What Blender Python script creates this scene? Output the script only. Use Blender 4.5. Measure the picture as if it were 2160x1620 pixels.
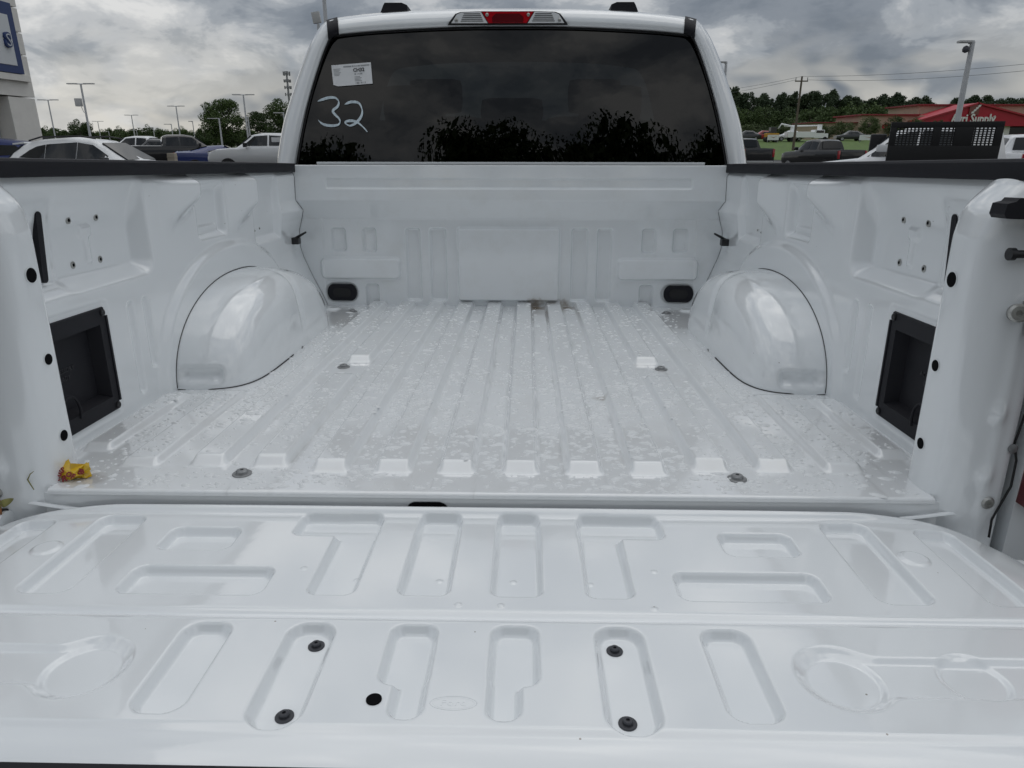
import bpy, bmesh, math, random
import numpy as np
from mathutils import Vector, Matrix
random.seed(7); rng = np.random.default_rng(11)
for o in list(bpy.data.objects): bpy.data.objects.remove(o)
sc = bpy.context.scene
COL = sc.collection
R = math.radians

# ------------------------------------------------------------------ camera, sky, sun, exposure
BED = 0.90                      # height of the bed floor above the ground, metres
RAKE = 0.030                    # the truck stands slightly nose down
TRUCK = Matrix.Rotation(-RAKE, 4, 'X') @ Matrix.Translation((0, 0, BED))   # bed frame -> world
FOC = 1467.5                    # focal length in pixels of the 2160 px wide photograph
yaw, pitch, roll = R(1.171), R(17.287), R(0.093)
fw = Vector((-math.sin(yaw)*math.cos(pitch), math.cos(yaw)*math.cos(pitch), -math.sin(pitch)))
ri = Vector((math.cos(yaw), math.sin(yaw), 0)); up = ri.cross(fw)
ri, up = math.cos(roll)*ri + math.sin(roll)*up, -math.sin(roll)*ri + math.cos(roll)*up
CAMB = Vector((0.0677, 0.0, 0.540))
cm = Matrix(((ri.x, up.x, -fw.x, CAMB.x), (ri.y, up.y, -fw.y, CAMB.y), (ri.z, up.z, -fw.z, CAMB.z), (0, 0, 0, 1)))
cam = bpy.data.cameras.new('camera'); camo = bpy.data.objects.new('camera', cam); COL.objects.link(camo)
camo.matrix_world = TRUCK @ cm
cam.sensor_width = 36; cam.lens = 36*FOC/2160; cam.clip_start = 0.05; cam.clip_end = 6000
sc.camera = camo
sc.cycles.max_bounces = 7; sc.cycles.diffuse_bounces = 4; sc.cycles.glossy_bounces = 3; sc.cycles.transmission_bounces = 3; sc.cycles.transparent_max_bounces = 10; sc.cycles.caustics_reflective = False; sc.cycles.caustics_refractive = False
CAMW = camo.matrix_world.translation.copy(); CAMR = camo.matrix_world.to_3x3()
def at(u, v, y):
    """measured photo point -> world point at forward distance y (metres)"""
    d = CAMR @ Vector(((u-1080)/FOC, -(v-810)/FOC, -1)); t = (y-CAMW.y)/d.y
    return CAMW + d*t

sc.view_settings.view_transform = 'Standard'; sc.view_settings.look = 'None'
sc.view_settings.exposure = 0.02; sc.view_settings.gamma = 1.0; sc.view_settings.use_curve_mapping = False
SUN_EL, SUN_AZ = R(76), R(20)   # azimuth clockwise from +Y
w = bpy.data.worlds.new('World'); sc.world = w; w.use_nodes = True
nt = w.node_tree; N = nt.nodes; L = nt.links; N.clear()
def nd(t, **k):
    n = N.new(t)
    for a, b in k.items(): setattr(n, a, b)
    return n
def mth(op, a, b=None, c=None):
    n = nd('ShaderNodeMath', operation=op)
    for i, s in enumerate((a, b, c)):
        if s is None: continue
        if isinstance(s, (int, float)): n.inputs[i].default_value = s
        else: L.new(s, n.inputs[i])
    return n.outputs[0]
def mixc(fac, a, b, bt='MIX'):
    n = nd('ShaderNodeMix', data_type='RGBA', blend_type=bt)
    for i, s in ((0, fac), (6, a), (7, b)):
        if isinstance(s, (int, float)): n.inputs[i].default_value = s
        elif isinstance(s, tuple): n.inputs[i].default_value = (*s, 1)
        else: L.new(s, n.inputs[i])
    return n.outputs[2]
sky = nd('ShaderNodeTexSky', sky_type='NISHITA', sun_disc=False)
sky.sun_elevation = SUN_EL; sky.sun_rotation = SUN_AZ
tc = nd('ShaderNodeTexCoord'); sep = nd('ShaderNodeSeparateXYZ'); L.new(tc.outputs['Generated'], sep.inputs[0])
zc = mth('MAXIMUM', sep.outputs[2], 0.0); zz = mth('ADD', zc, 0.30)
cx = sep.outputs[0]; cy = sep.outputs[1]
cv = nd('ShaderNodeCombineXYZ'); L.new(cx, cv.inputs[0]); L.new(cy, cv.inputs[1]); L.new(mth('MULTIPLY', zc, 2.1), cv.inputs[2])
def noise(scale, detail, rough, off, dist=0.0, lac=2.0):
    mp = nd('ShaderNodeVectorMath', operation='ADD'); L.new(cv.outputs[0], mp.inputs[0]); mp.inputs[1].default_value = off
    n = nd('ShaderNodeTexNoise'); L.new(mp.outputs[0], n.inputs['Vector'])
    n.inputs['Scale'].default_value = scale; n.inputs['Detail'].default_value = detail
    n.inputs['Roughness'].default_value = rough; n.inputs['Distortion'].default_value = dist; n.inputs['Lacunarity'].default_value = lac
    return n.outputs['Fac']
def ramp(fac, stops):
    r = nd('ShaderNodeValToRGB'); L.new(fac, r.inputs[0]); e = r.color_ramp.elements
    while len(e) < len(stops): e.new(0.5)
    for k, (p, c) in zip(e, stops): k.position = p; k.color = (*c, 1)
    r.color_ramp.interpolation = 'EASE'
    return r.outputs[0]
big = noise(3.6, 1, 0.5, (3.1, 7.7, 0.3), 0.3)
fine = noise(9.0, 5, 0.60, (1.3, 0.4, 2.0), 0.25)
dens = mth('ADD', mth('MULTIPLY', big, 0.5), mth('MULTIPLY', fine, 0.5))
cl = ramp(dens, [(0.375, (7.2, 7.2, 7.1)), (0.445, (5.0, 5.15, 5.3)), (0.50, (3.3, 3.55, 3.85)), (0.55, (2.3, 2.55, 2.9)), (0.64, (1.7, 1.95, 2.3))])
cl = mixc(1.0, cl, mth('MULTIPLY_ADD', zc, 0.85, 0.87), 'MULTIPLY')   # overcast sky: brighter overhead than at the horizon
gap = noise(9.0, 2, 0.6, (9.2, 5.5, 1.0), 0.3)
hz = mth('MULTIPLY', mth('SUBTRACT', 1.0, mth('MINIMUM', mth('MULTIPLY', zc, 7.0), 1.0)), mth('MINIMUM', mth('MAXIMUM', mth('MULTIPLY', mth('SUBTRACT', gap, 0.42), 6.0), 0.0), 1.0))
cl = mixc(mth('MULTIPLY', hz, 0.85), cl, (6.9, 6.6, 5.9))
skyc = mixc(0.96, sky.outputs[0], cl)
bg = nd('ShaderNodeBackground'); L.new(skyc, bg.inputs[0]); bg.inputs[1].default_value = 0.100
wo = nd('ShaderNodeOutputWorld'); L.new(bg.outputs[0], wo.inputs[0])
sd_ = bpy.data.lights.new('sun', 'SUN'); sd_.energy = 0.6; sd_.angle = R(60); sd_.color = (1, 0.97, 0.92)
so = bpy.data.objects.new('sun', sd_); COL.objects.link(so)
so.rotation_euler = (R(90)-SUN_EL, 0, math.pi-SUN_AZ)

# ------------------------------------------------------------------ materials
MATS = {}
def mat(name, col, rough=0.5, metal=0.0, coat=0.0, coatr=0.05, spec=0.5, noise_amt=0.0, noise_scale=8.0, bump=0.0, bump_scale=200.0, emit=None):
    if name in MATS: return MATS[name]
    m = bpy.data.materials.new(name); m.use_nodes = True; t = m.node_tree; b = t.nodes['Principled BSDF']
    b.inputs['Base Color'].default_value = (*col, 1); b.inputs['Roughness'].default_value = rough; b.inputs['Metallic'].default_value = metal
    b.inputs['Coat Weight'].default_value = coat; b.inputs['Coat Roughness'].default_value = coatr; b.inputs['Specular IOR Level'].default_value = spec
    tcn = t.nodes.new('ShaderNodeTexCoord')
    if noise_amt:
        n = t.nodes.new('ShaderNodeTexNoise'); n.inputs['Scale'].default_value = noise_scale; n.inputs['Detail'].default_value = 6; n.inputs['Roughness'].default_value = 0.65
        t.links.new(tcn.outputs['Object'], n.inputs['Vector'])
        r = t.nodes.new('ShaderNodeMapRange'); r.inputs[1].default_value = 0.3; r.inputs[2].default_value = 0.7
        r.inputs[3].default_value = 1-noise_amt; r.inputs[4].default_value = 1+noise_amt; t.links.new(n.outputs['Fac'], r.inputs[0])
        mx = t.nodes.new('ShaderNodeMix'); mx.data_type = 'RGBA'; mx.blend_type = 'MULTIPLY'; mx.inputs[0].default_value = 1
        mx.inputs[6].default_value = (*col, 1); t.links.new(r.outputs[0], mx.inputs[7]); t.links.new(mx.outputs[2], b.inputs['Base Color'])
        r2 = t.nodes.new('ShaderNodeMapRange'); r2.inputs[3].default_value = max(0.02, rough*0.8); r2.inputs[4].default_value = min(1, rough*1.2)
        t.links.new(n.outputs['Fac'], r2.inputs[0]); t.links.new(r2.outputs[0], b.inputs['Roughness'])
    if bump:
        n = t.nodes.new('ShaderNodeTexNoise'); n.inputs['Scale'].default_value = bump_scale; n.inputs['Detail'].default_value = 3
        t.links.new(tcn.outputs['Object'], n.inputs['Vector'])
        bp = t.nodes.new('ShaderNodeBump'); bp.inputs['Strength'].default_value = bump; bp.inputs['Distance'].default_value = 0.01
        t.links.new(n.outputs['Fac'], bp.inputs['Height']); t.links.new(bp.outputs[0], b.inputs['Normal'])
    if emit: b.inputs['Emission Color'].default_value = (*emit, 1); b.inputs['Emission Strength'].default_value = 1
    MATS[name] = m; return m
def glassmat(name, tint, gloss_ior=1.5):
    m = bpy.data.materials.new(name); m.use_nodes = True; t = m.node_tree; t.nodes.clear()
    tr = t.nodes.new('ShaderNodeBsdfTransparent'); tr.inputs[0].default_value = (*tint, 1)
    gl = t.nodes.new('ShaderNodeBsdfGlossy'); gl.inputs['Roughness'].default_value = 0.0; gl.inputs[0].default_value = (1, 1, 1, 1)
    fr = t.nodes.new('ShaderNodeFresnel'); fr.inputs[0].default_value = gloss_ior
    mx = t.nodes.new('ShaderNodeMixShader'); o = t.nodes.new('ShaderNodeOutputMaterial')
    ge = t.nodes.new('ShaderNodeNewGeometry'); iv = t.nodes.new('ShaderNodeMath'); iv.operation = 'SUBTRACT'; iv.inputs[0].default_value = 1; t.links.new(ge.outputs['Backfacing'], iv.inputs[1])
    ml = t.nodes.new('ShaderNodeMath'); ml.operation = 'MULTIPLY'; t.links.new(fr.outputs[0], ml.inputs[0]); t.links.new(iv.outputs[0], ml.inputs[1])
    t.links.new(ml.outputs[0], mx.inputs[0]); t.links.new(tr.outputs[0], mx.inputs[1]); t.links.new(gl.outputs[0], mx.inputs[2]); t.links.new(mx.outputs[0], o.inputs[0])
    MATS[name] = m; return m
def paint(name, col, dirt=None, streaks=False):
    m = bpy.data.materials.new(name); m.use_nodes = True; t = m.node_tree; b = t.nodes['Principled BSDF']
    b.inputs['Base Color'].default_value = (*col, 1); b.inputs['Roughness'].default_value = 0.14
    b.inputs['Coat Weight'].default_value = 1.0; b.inputs['Coat Roughness'].default_value = 0.05; b.inputs['Coat IOR'].default_value = 1.62
    tcn = t.nodes.new('ShaderNodeTexCoord')
    n = t.nodes.new('ShaderNodeTexNoise'); n.inputs['Scale'].default_value = 55; n.inputs['Detail'].default_value = 2
    t.links.new(tcn.outputs['Object'], n.inputs['Vector'])
    bp = t.nodes.new('ShaderNodeBump'); bp.inputs['Strength'].default_value = 0.012; bp.inputs['Distance'].default_value = 0.01
    t.links.new(n.outputs['Fac'], bp.inputs['Height']); t.links.new(bp.outputs[0], b.inputs['Coat Normal'])
    vo = t.nodes.new('ShaderNodeTexVoronoi'); vo.inputs['Scale'].default_value = 26; t.links.new(tcn.outputs['Object'], vo.inputs['Vector'])
    lt = t.nodes.new('ShaderNodeMath'); lt.operation = 'LESS_THAN'; lt.inputs[1].default_value = .034; t.links.new(vo.outputs['Distance'], lt.inputs[0])
    n7 = t.nodes.new('ShaderNodeTexNoise'); n7.inputs['Scale'].default_value = 9; t.links.new(tcn.outputs['Object'], n7.inputs['Vector'])
    gt = t.nodes.new('ShaderNodeMath'); gt.operation = 'GREATER_THAN'; gt.inputs[1].default_value = .56; t.links.new(n7.outputs['Fac'], gt.inputs[0])
    sp0 = t.nodes.new('ShaderNodeMath'); sp0.operation = 'MULTIPLY'; t.links.new(lt.outputs[0], sp0.inputs[0]); t.links.new(gt.outputs[0], sp0.inputs[1])
    mxs = t.nodes.new('ShaderNodeMix'); mxs.data_type = 'RGBA'; mxs.inputs[6].default_value = (*col, 1); mxs.inputs[7].default_value = (.30, .28, .26, 1); t.links.new(sp0.outputs[0], mxs.inputs[0])
    t.links.new(mxs.outputs[2], b.inputs['Base Color'])
    if dirt:
        cur = None
        base = (*col, 1)
        # overall faint film of road dirt, plus the brown spots where leaf litter has dried
        n1 = t.nodes.new('ShaderNodeTexNoise'); n1.inputs['Scale'].default_value = 9; n1.inputs['Detail'].default_value = 8; n1.inputs['Roughness'].default_value = 0.7
        t.links.new(tcn.outputs['Object'], n1.inputs['Vector'])
        mr = t.nodes.new('ShaderNodeMapRange'); mr.inputs[1].default_value = 0.48; mr.inputs[2].default_value = 0.75; mr.inputs[3].default_value = 0; mr.inputs[4].default_value = 0.20
        t.links.new(n1.outputs['Fac'], mr.inputs[0])
        mx = t.nodes.new('ShaderNodeMix'); mx.data_type = 'RGBA'; mx.inputs[6].default_value = base; mx.inputs[7].default_value = (0.55, 0.54, 0.49, 1)
        t.links.new(mr.outputs[0], mx.inputs[0]); cur = mx.outputs[2]
        for (px, py, pz, rad, amt) in dirt:
            vm = t.nodes.new('ShaderNodeVectorMath'); vm.operation = 'DISTANCE'; t.links.new(tcn.outputs['Object'], vm.inputs[0]); vm.inputs[1].default_value = (px, py, pz)
            ms = t.nodes.new('ShaderNodeMapRange'); ms.inputs[1].default_value = 0; ms.inputs[2].default_value = rad; ms.inputs[3].default_value = 1; ms.inputs[4].default_value = 0
            t.links.new(vm.outputs['Value'], ms.inputs[0])
            n2 = t.nodes.new('ShaderNodeTexNoise'); n2.inputs['Scale'].default_value = 60; n2.inputs['Detail'].default_value = 6; t.links.new(tcn.outputs['Object'], n2.inputs['Vector'])
            m3 = t.nodes.new('ShaderNodeMath'); m3.operation = 'MULTIPLY'; t.links.new(ms.outputs[0], m3.inputs[0]); t.links.new(n2.outputs['Fac'], m3.inputs[1])
            m4 = t.nodes.new('ShaderNodeMapRange'); m4.inputs[1].default_value = 0.12; m4.inputs[2].default_value = 0.34; m4.inputs[3].default_value = 0; m4.inputs[4].default_value = amt
            t.links.new(m3.outputs[0], m4.inputs[0])
            mx = t.nodes.new('ShaderNodeMix'); mx.data_type = 'RGBA'; t.links.new(cur, mx.inputs[6]); mx.inputs[7].default_value = (0.20, 0.14, 0.08, 1)
            t.links.new(m4.outputs[0], mx.inputs[0]); cur = mx.outputs[2]
        if streaks:
            sp = t.nodes.new('ShaderNodeSeparateXYZ'); t.links.new(tcn.outputs['Object'], sp.inputs[0])
            def M_(op, a, c=None, e=None):
                q = t.nodes.new('ShaderNodeMath'); q.operation = op
                for k, v in enumerate((a, c, e)):
                    if v is None: continue
                    if isinstance(v, (int, float)): q.inputs[k].default_value = v
                    else: t.links.new(v, q.inputs[k])
                return q.outputs[0]
            fr_ = M_('FRACT', M_('ADD', M_('MULTIPLY', sp.outputs[0], 1/.1186), 20.0)); dd = M_('ABSOLUTE', M_('SUBTRACT', M_('ABSOLUTE', M_('SUBTRACT', fr_, .5)), .325))
            near = M_('MAXIMUM', M_('SUBTRACT', 1.0, M_('MULTIPLY', dd, 16.0)), 0.0)
            mp_ = t.nodes.new('ShaderNodeMapping'); mp_.inputs['Scale'].default_value = (14, 2.2, 1); t.links.new(tcn.outputs['Object'], mp_.inputs[0])
            n5 = t.nodes.new('ShaderNodeTexNoise'); n5.inputs['Scale'].default_value = 1.6; n5.inputs['Detail'].default_value = 7; n5.inputs['Roughness'].default_value = .65; t.links.new(mp_.outputs[0], n5.inputs['Vector'])
            k5 = M_('MULTIPLY', M_('MINIMUM', M_('MAXIMUM', M_('MULTIPLY', M_('SUBTRACT', n5.outputs['Fac'], .53), 6.0), 0.0), 1.0), M_('MULTIPLY', near, .42))
            mx = t.nodes.new('ShaderNodeMix'); mx.data_type = 'RGBA'; t.links.new(cur, mx.inputs[6]); mx.inputs[7].default_value = (0.27, 0.27, 0.26, 1); t.links.new(k5, mx.inputs[0]); cur = mx.outputs[2]
        t.links.new(cur, b.inputs['Base Color'])
    MATS[name] = m; return m
WHITE = paint('white body paint', (0.775, 0.800, 0.815))
FLOORP = paint('white bed floor paint', (0.778, 0.797, 0.810), dirt=[(0.112, 2.765, 0.0, 0.06, .95), (0.237, 2.77, 0.0, 0.055, .9), (0.17, 2.79, 0.01, 0.04, .6), (-0.72, 1.13, 0.0, .05, .35), (0.25, 1.62, .005, .03, .5)], streaks=True)
WALLP = paint('white headboard paint', (0.775, 0.800, 0.815), dirt=[(0.10, 2.79, 0.0, 0.06, .7), (0.22, 2.79, 0.0, 0.05, .7)])
BLACKP = mat('black moulded plastic', (0.009, 0.009, 0.013), 0.6, spec=0.3, bump=0.15, bump_scale=900)
BLACKM = mat('black satin metal', (0.012, 0.012, 0.014), 0.4)
HOLE = mat('painted hole shade', (0.004, 0.004, 0.005), 0.9, spec=0.1)  # near-black colour paints in the shade inside holes and pockets
GREYM = mat('dull grey bolt metal', (0.27, 0.275, 0.28), 0.45, 0.6, noise_amt=0.25, noise_scale=90)
ZINC = mat('zinc plated steel', (0.42, 0.42, 0.40), 0.38, 0.8, noise_amt=0.2, noise_scale=60)
RUBBER = mat('black rubber', (0.012, 0.012, 0.013), 0.75)
TINT = glassmat('tinted rear glass', (0.018, 0.021, 0.025), 1.43)
WINDG = glassmat('clear windscreen', (0.55, 0.62, 0.58), 1.5)
WATER = mat('water lying on white paint', (0.700, 0.717, 0.728), 0.6, coat=1.0, coatr=0.0, spec=0.0)
WATER.node_tree.nodes['Principled BSDF'].inputs['Coat IOR'].default_value = 1.33
INTER = mat('charcoal cab interior', (0.018, 0.018, 0.020), 0.8)
PAPER = mat('white paper label', (0.72, 0.73, 0.74), 0.6, noise_amt=0.04, noise_scale=30)
INK = mat('black print', (0.03, 0.03, 0.035), 0.7)
GREYINK = mat('grey print', (0.28, 0.29, 0.30), 0.7)
CHALK = mat('white glass marker', (0.62, 0.72, 0.78), 0.7, noise_amt=0.25, noise_scale=120)

# ------------------------------------------------------------------ mesh helpers
def link(o, parent=None):
    COL.objects.link(o)
    if parent is not None: o.parent = parent
    return o
def meshobj(name, V, F, m, parent=None, smooth=True, loc=None):
    me = bpy.data.meshes.new(name); me.from_pydata([tuple(map(float, p)) for p in V] if not isinstance(V, np.ndarray) else V.tolist(), [], F)
    me.polygons.foreach_set('use_smooth', [smooth]*len(me.polygons)); me.update()
    if m: me.materials.append(m)
    o = link(bpy.data.objects.new(name, me), parent)
    if loc is not None: o.location = loc
    return o
def tag(o, label=None, cat=None, group=None, kind=None):
    if label: o['label'] = label
    if cat: o['category'] = cat
    if group: o['group'] = group
    if kind: o['kind'] = kind
    return o
def empty(name, loc=(0, 0, 0), rz=0.0):
    o = bpy.data.objects.new(name, None); COL.objects.link(o); o.location = loc; o.rotation_euler = (0, 0, rz); o.empty_display_size = 0.2
    return o
class MB:
    """collects pieces of ONE part"""
    def __init__(s): s.v = []; s.f = []
    def add(s, V, F):
        b = len(s.v); s.v += [tuple(p) for p in V]; s.f += [tuple(i+b for i in q) for q in F]; return s
    def box(s, c, size, bevel=0.0, M=None):
        x, y, z = (a/2 for a in size); bv = min(bevel, x*.9, y*.9, z*.9)
        bm = bmesh.new(); bmesh.ops.create_cube(bm, size=1.0)
        for v in bm.verts: v.co = Vector((v.co.x*2*x, v.co.y*2*y, v.co.z*2*z))
        if bv > 0: bmesh.ops.bevel(bm, geom=list(bm.edges), offset=bv, segments=2, affect='EDGES', profile=0.7)
        M = M or Matrix.Identity(4); c = Vector(c)
        bm.verts.index_update()
        s.add([(M @ v.co)+c for v in bm.verts], [[v.index for v in f.verts] for f in bm.faces]); bm.free(); return s
    def cyl(s, p0, p1, r0, r1=None, n=16, cap=True):
        r1 = r0 if r1 is None else r1; p0 = Vector(p0); p1 = Vector(p1); d = (p1-p0).normalized()
        a = d.orthogonal().normalized(); b = d.cross(a); V = []
        for p, r in ((p0, r0), (p1, r1)):
            for i in range(n):
                t = 2*math.pi*i/n; V.append(p+(a*math.cos(t)+b*math.sin(t))*r)
        F = [(i, (i+1) % n, n+(i+1) % n, n+i) for i in range(n)]
        if cap: F += [tuple(range(n))[::-1], tuple(range(n, 2*n))]
        return s.add(V, F)
    def tube(s, pts, r, n=8):
        pts = [Vector(p) for p in pts]; rs = r if isinstance(r, (list, tuple)) else [r]*len(pts); V = []; a = None
        for i, p in enumerate(pts):
            d = (pts[min(i+1, len(pts)-1)]-pts[max(i-1, 0)]).normalized()
            a = d.orthogonal().normalized() if a is None else (a-d*a.dot(d)).normalized()
            b = d.cross(a)
            for k in range(n):
                t = 2*math.pi*k/n; V.append(p+(a*math.cos(t)+b*math.sin(t))*rs[i])
        F = [(i*n+k, i*n+(k+1) % n, (i+1)*n+(k+1) % n, (i+1)*n+k) for i in range(len(pts)-1) for k in range(n)]
        F += [tuple(range(n))[::-1], tuple(range((len(pts)-1)*n, len(pts)*n))]
        return s.add(V, F)
    def prism(s, poly, fn, depth):
        """poly of 2-D points, fn maps (a,b,h) to 3-D; extruded from h=0 to h=depth"""
        n = len(poly); V = [fn(a, b, 0) for a, b in poly]+[fn(a, b, depth) for a, b in poly]
        F = [tuple(range(n)), tuple(range(n, 2*n))[::-1]]+[(i, i+n, (i+1) % n+n, (i+1) % n) for i in range(n)]
        return s.add(V, F)
    def lathe(s, prof, c, axis, n=20):
        """prof: (radius, height) along axis from c"""
        d = Vector(axis).normalized(); a = d.orthogonal().normalized(); b = d.cross(a); c = Vector(c); V = []
        for r, h in prof:
            for i in range(n):
                t = 2*math.pi*i/n; V.append(c+d*h+(a*math.cos(t)+b*math.sin(t))*r)
        F = [(j*n+i, j*n+(i+1) % n, (j+1)*n+(i+1) % n, (j+1)*n+i) for j in range(len(prof)-1) for i in range(n)]
        F += [tuple(range(n))[::-1], tuple(range((len(prof)-1)*n, len(prof)*n))]
        return s.add(V, F)
    def build(s, name, m, parent=None, smooth=False, angle=None, loc=None):
        o = meshobj(name, s.v, s.f, m, parent, smooth, loc)
        bm = bmesh.new(); bm.from_mesh(o.data); bmesh.ops.recalc_face_normals(bm, faces=bm.faces); bm.to_mesh(o.data); bm.free()
        if angle: o.data.set_sharp_from_angle(angle=R(angle)) if hasattr(o.data, 'set_sharp_from_angle') else None
        return o
def grid(name, U, V, fn, m, parent=None, keep=None, flip=False):
    Ug, Vg = np.meshgrid(U, V, indexing='ij'); X, Y, Z = fn(Ug, Vg)
    P = np.stack([X, Y, Z], -1).reshape(-1, 3); nu, nv = len(U), len(V)
    i, j = np.meshgrid(np.arange(nu-1), np.arange(nv-1), indexing='ij'); a = i*nv+j
    Q = np.stack([a, a+nv, a+nv+1, a+1], -1).reshape(-1, 4)
    if flip: Q = Q[:, ::-1]
    if keep is not None:
        uc = (U[:-1]+U[1:])/2; vc = (V[:-1]+V[1:])/2; k = keep(*np.meshgrid(uc, vc, indexing='ij')).reshape(-1); Q = Q[k]
    me = bpy.data.meshes.new(name); me.vertices.add(len(P)); me.vertices.foreach_set('co', P.astype(np.float32).ravel())
    me.loops.add(Q.size); me.loops.foreach_set('vertex_index', Q.astype(np.int32).ravel())
    me.polygons.add(len(Q)); me.polygons.foreach_set('loop_start', np.arange(0, Q.size, 4, dtype=np.int32))
    me.polygons.foreach_set('use_smooth', np.ones(len(Q), bool)); me.update(calc_edges=True); me.validate()
    me.materials.append(m)
    return link(bpy.data.objects.new(name, me), parent)
def sstep(a, b, x):
    t = np.clip((x-a)/(b-a), 0, 1); return t*t*(3-2*t)
def rrect(x, y, x0, x1, y0, y1, r):
    qx = np.abs(x-(x0+x1)/2)-(x1-x0)/2+r; qy = np.abs(y-(y0+y1)/2)-(y1-y0)/2+r
    return np.minimum(np.maximum(qx, qy), 0)+np.hypot(np.maximum(qx, 0), np.maximum(qy, 0))-r
def smin(a, b, k):
    h = np.clip(.5+.5*(b-a)/k, 0, 1); return b*(1-h)+a*h-k*h*(1-h)
def emb(sd, depth, wd):
    t = np.clip((wd*.1-sd)/wd, 0, 1); q = .22      # straight pressed wall with small fillets top and bottom
    lin = np.where(t < q, t*t/(2*q), np.where(t > 1-q, 1-q-(1-t)**2/(2*q), t-q/2)); return depth*lin/(1-q)
def textmesh(name, body, size, m, parent, M, depth=0.002, align='CENTER', sx=1.0, bold=0.0):
    c = bpy.data.curves.new(name, 'FONT'); c.body = body; c.size = size; c.align_x = align; c.align_y = 'CENTER'; c.extrude = depth/2; c.offset = bold; c.resolution_u = 2
    t = bpy.data.objects.new(name, c); COL.objects.link(t)
    dg = bpy.context.evaluated_depsgraph_get(); me = bpy.data.meshes.new_from_object(t.evaluated_get(dg)); bpy.data.objects.remove(t); bpy.data.curves.remove(c)
    me.transform(M @ Matrix.Diagonal((sx, 1, 1, 1))); me.materials.clear(); me.materials.append(m); me.name = name
    return link(bpy.data.objects.new(name, me), parent)
def dense(pts, n=6):
    P = np.array(pts); out = []
    for i in range(len(P)-1):
        p0, p1, p2, p3 = P[max(i-1, 0)], P[i], P[i+1], P[min(i+2, len(P)-1)]
        for t in np.arange(n)/n: out.append(.5*((2*p1)+(-p0+p2)*t+(2*p0-5*p1+4*p2-p3)*t*t+(-p0+3*p1-3*p2+p3)*t**3))
    out.append(P[-1]); return [tuple(p) for p in out]
def copy_tree(o, parent=None):
    c = o.copy(); COL.objects.link(c); c.parent = parent
    for ch in list(o.children): copy_tree(ch, c)
    return c
def mirror_x(o, name=None, parent=None):
    """mirrored copy (own mesh) of a mesh object"""
    me = o.data.copy(); me.transform(Matrix.Diagonal((-1, 1, 1, 1))); me.flip_normals()
    c = bpy.data.objects.new(name or o.name.split('.')[0], me); return link(c, parent or o.parent)

# ------------------------------------------------------------------ setting: lot, ground, field
ASPH = mat('worn asphalt', (0.075, 0.075, 0.075), 0.85, noise_amt=0.3, noise_scale=3, bump=0.4, bump_scale=120)
GRASSM = mat('mown grass', (0.078, 0.135, 0.022), 0.9, noise_amt=0.35, noise_scale=1.2)
GRND = mat('rough ground', (0.07, 0.085, 0.04), 0.95, noise_amt=0.3, noise_scale=.2)
tag(meshobj('ground', [(-3000, -3000, -0.02), (3000, -3000, -0.02), (3000, 4000, -0.02), (-3000, 4000, -0.02)], [(0, 1, 2, 3)], GRND), kind='structure')
tag(meshobj('parking_lot', [(-130, -60, -0.012), (70, -60, -0.012), (70, 74, -0.012), (-130, 140, -0.012)], [(0, 1, 2, 3)], ASPH), kind='structure')
def fieldz(y): return 0.0 + 2.3*sstep(72, 132, y)
fo = grid('grass_field', np.linspace(8, 190, 60), np.linspace(72, 165, 50), lambda x, y: (x, y, fieldz(y)+0.05*np.sin(x*.35)*np.sin(y*.2)), GRASSM); tag(fo, kind='structure')

# ================================================================== THE TRUCK
truck = empty('pickup_truck', (0, 0, 0)); truck.rotation_euler = (-RAKE, 0, 0)
tag(truck, 'white pickup truck in the foreground with its tailgate lowered and bed empty', 'pickup truck')
OFF = (0, 0, BED)
def tp(o):        # a truck part: built in bed coordinates (floor = 0)
    if o.parent is truck: o.location = OFF
    return o
# ---- bed floor
RIBX = [0.0593*k for k in (1, 3, 5, 7, 9)]
def floor_h(x, y):
    ax = np.abs(x); h = np.zeros_like(ax)
    for rx in RIBX:
        e0, e1 = (1.174, 1.203) if rx < .4 else (1.194, 1.223)
        prof = emb(np.abs(ax-rx)-.0365, 1, .0130)
        along = emb(e0-y, 1, e1-e0)
        if .40 < rx < .43: along = along*(1-sstep(1.76, 1.80, y)*(1-sstep(1.925, 1.955, y)))
        if rx > .5: along = along*(1-sstep(2.50, 2.58, y)*.0)
        h = np.maximum(h, 0.0175*prof*along)
    for rx, wd, a, b in ((.664, .040, 1.20, 1.645), (.788, .034, 1.27, 1.62)):
        prof = np.clip((wd-np.abs(ax-rx))/0.014, 0, 1); prof = prof*prof*(3-2*prof)
        h = np.maximum(h, .0120*prof*sstep(a-.012, a+.015, y)*sstep(b+.015, b-.02, y))
    h = h*(1-sstep(0.075, 0.05, np.hypot(ax-.611, (y-2.669)*.9)))
    h = h + 0.008*sstep(0.035, 0.018, np.hypot(ax-.70, (y-2.72)*1.2))
    return h
def floor_fn(x, v):
    y = np.maximum(v, 1.098); z = floor_h(x, y); d = 1.098-v
    y = np.where(d > 0, 1.098-0.006*np.sin(np.clip(d/.009, 0, 1)*math.pi/2), y)
    z = np.where(d > 0, -0.006*(1-np.cos(np.clip(d/.009, 0, 1)*math.pi/2))-np.maximum(d-.009, 0), z)
    wl = 0.770+0.085*sstep(1.185, 1.20, y); x = np.clip(x, -wl, wl)
    return x, y, z
floor = tp(grid('bed_floor', np.linspace(-.855, .855, 700), np.concatenate([np.linspace(1.0858, 1.098, 10), np.linspace(1.1015, 1.30, 70), np.linspace(1.307, 2.82, 210)]), floor_fn, FLOORP, truck))
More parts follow.
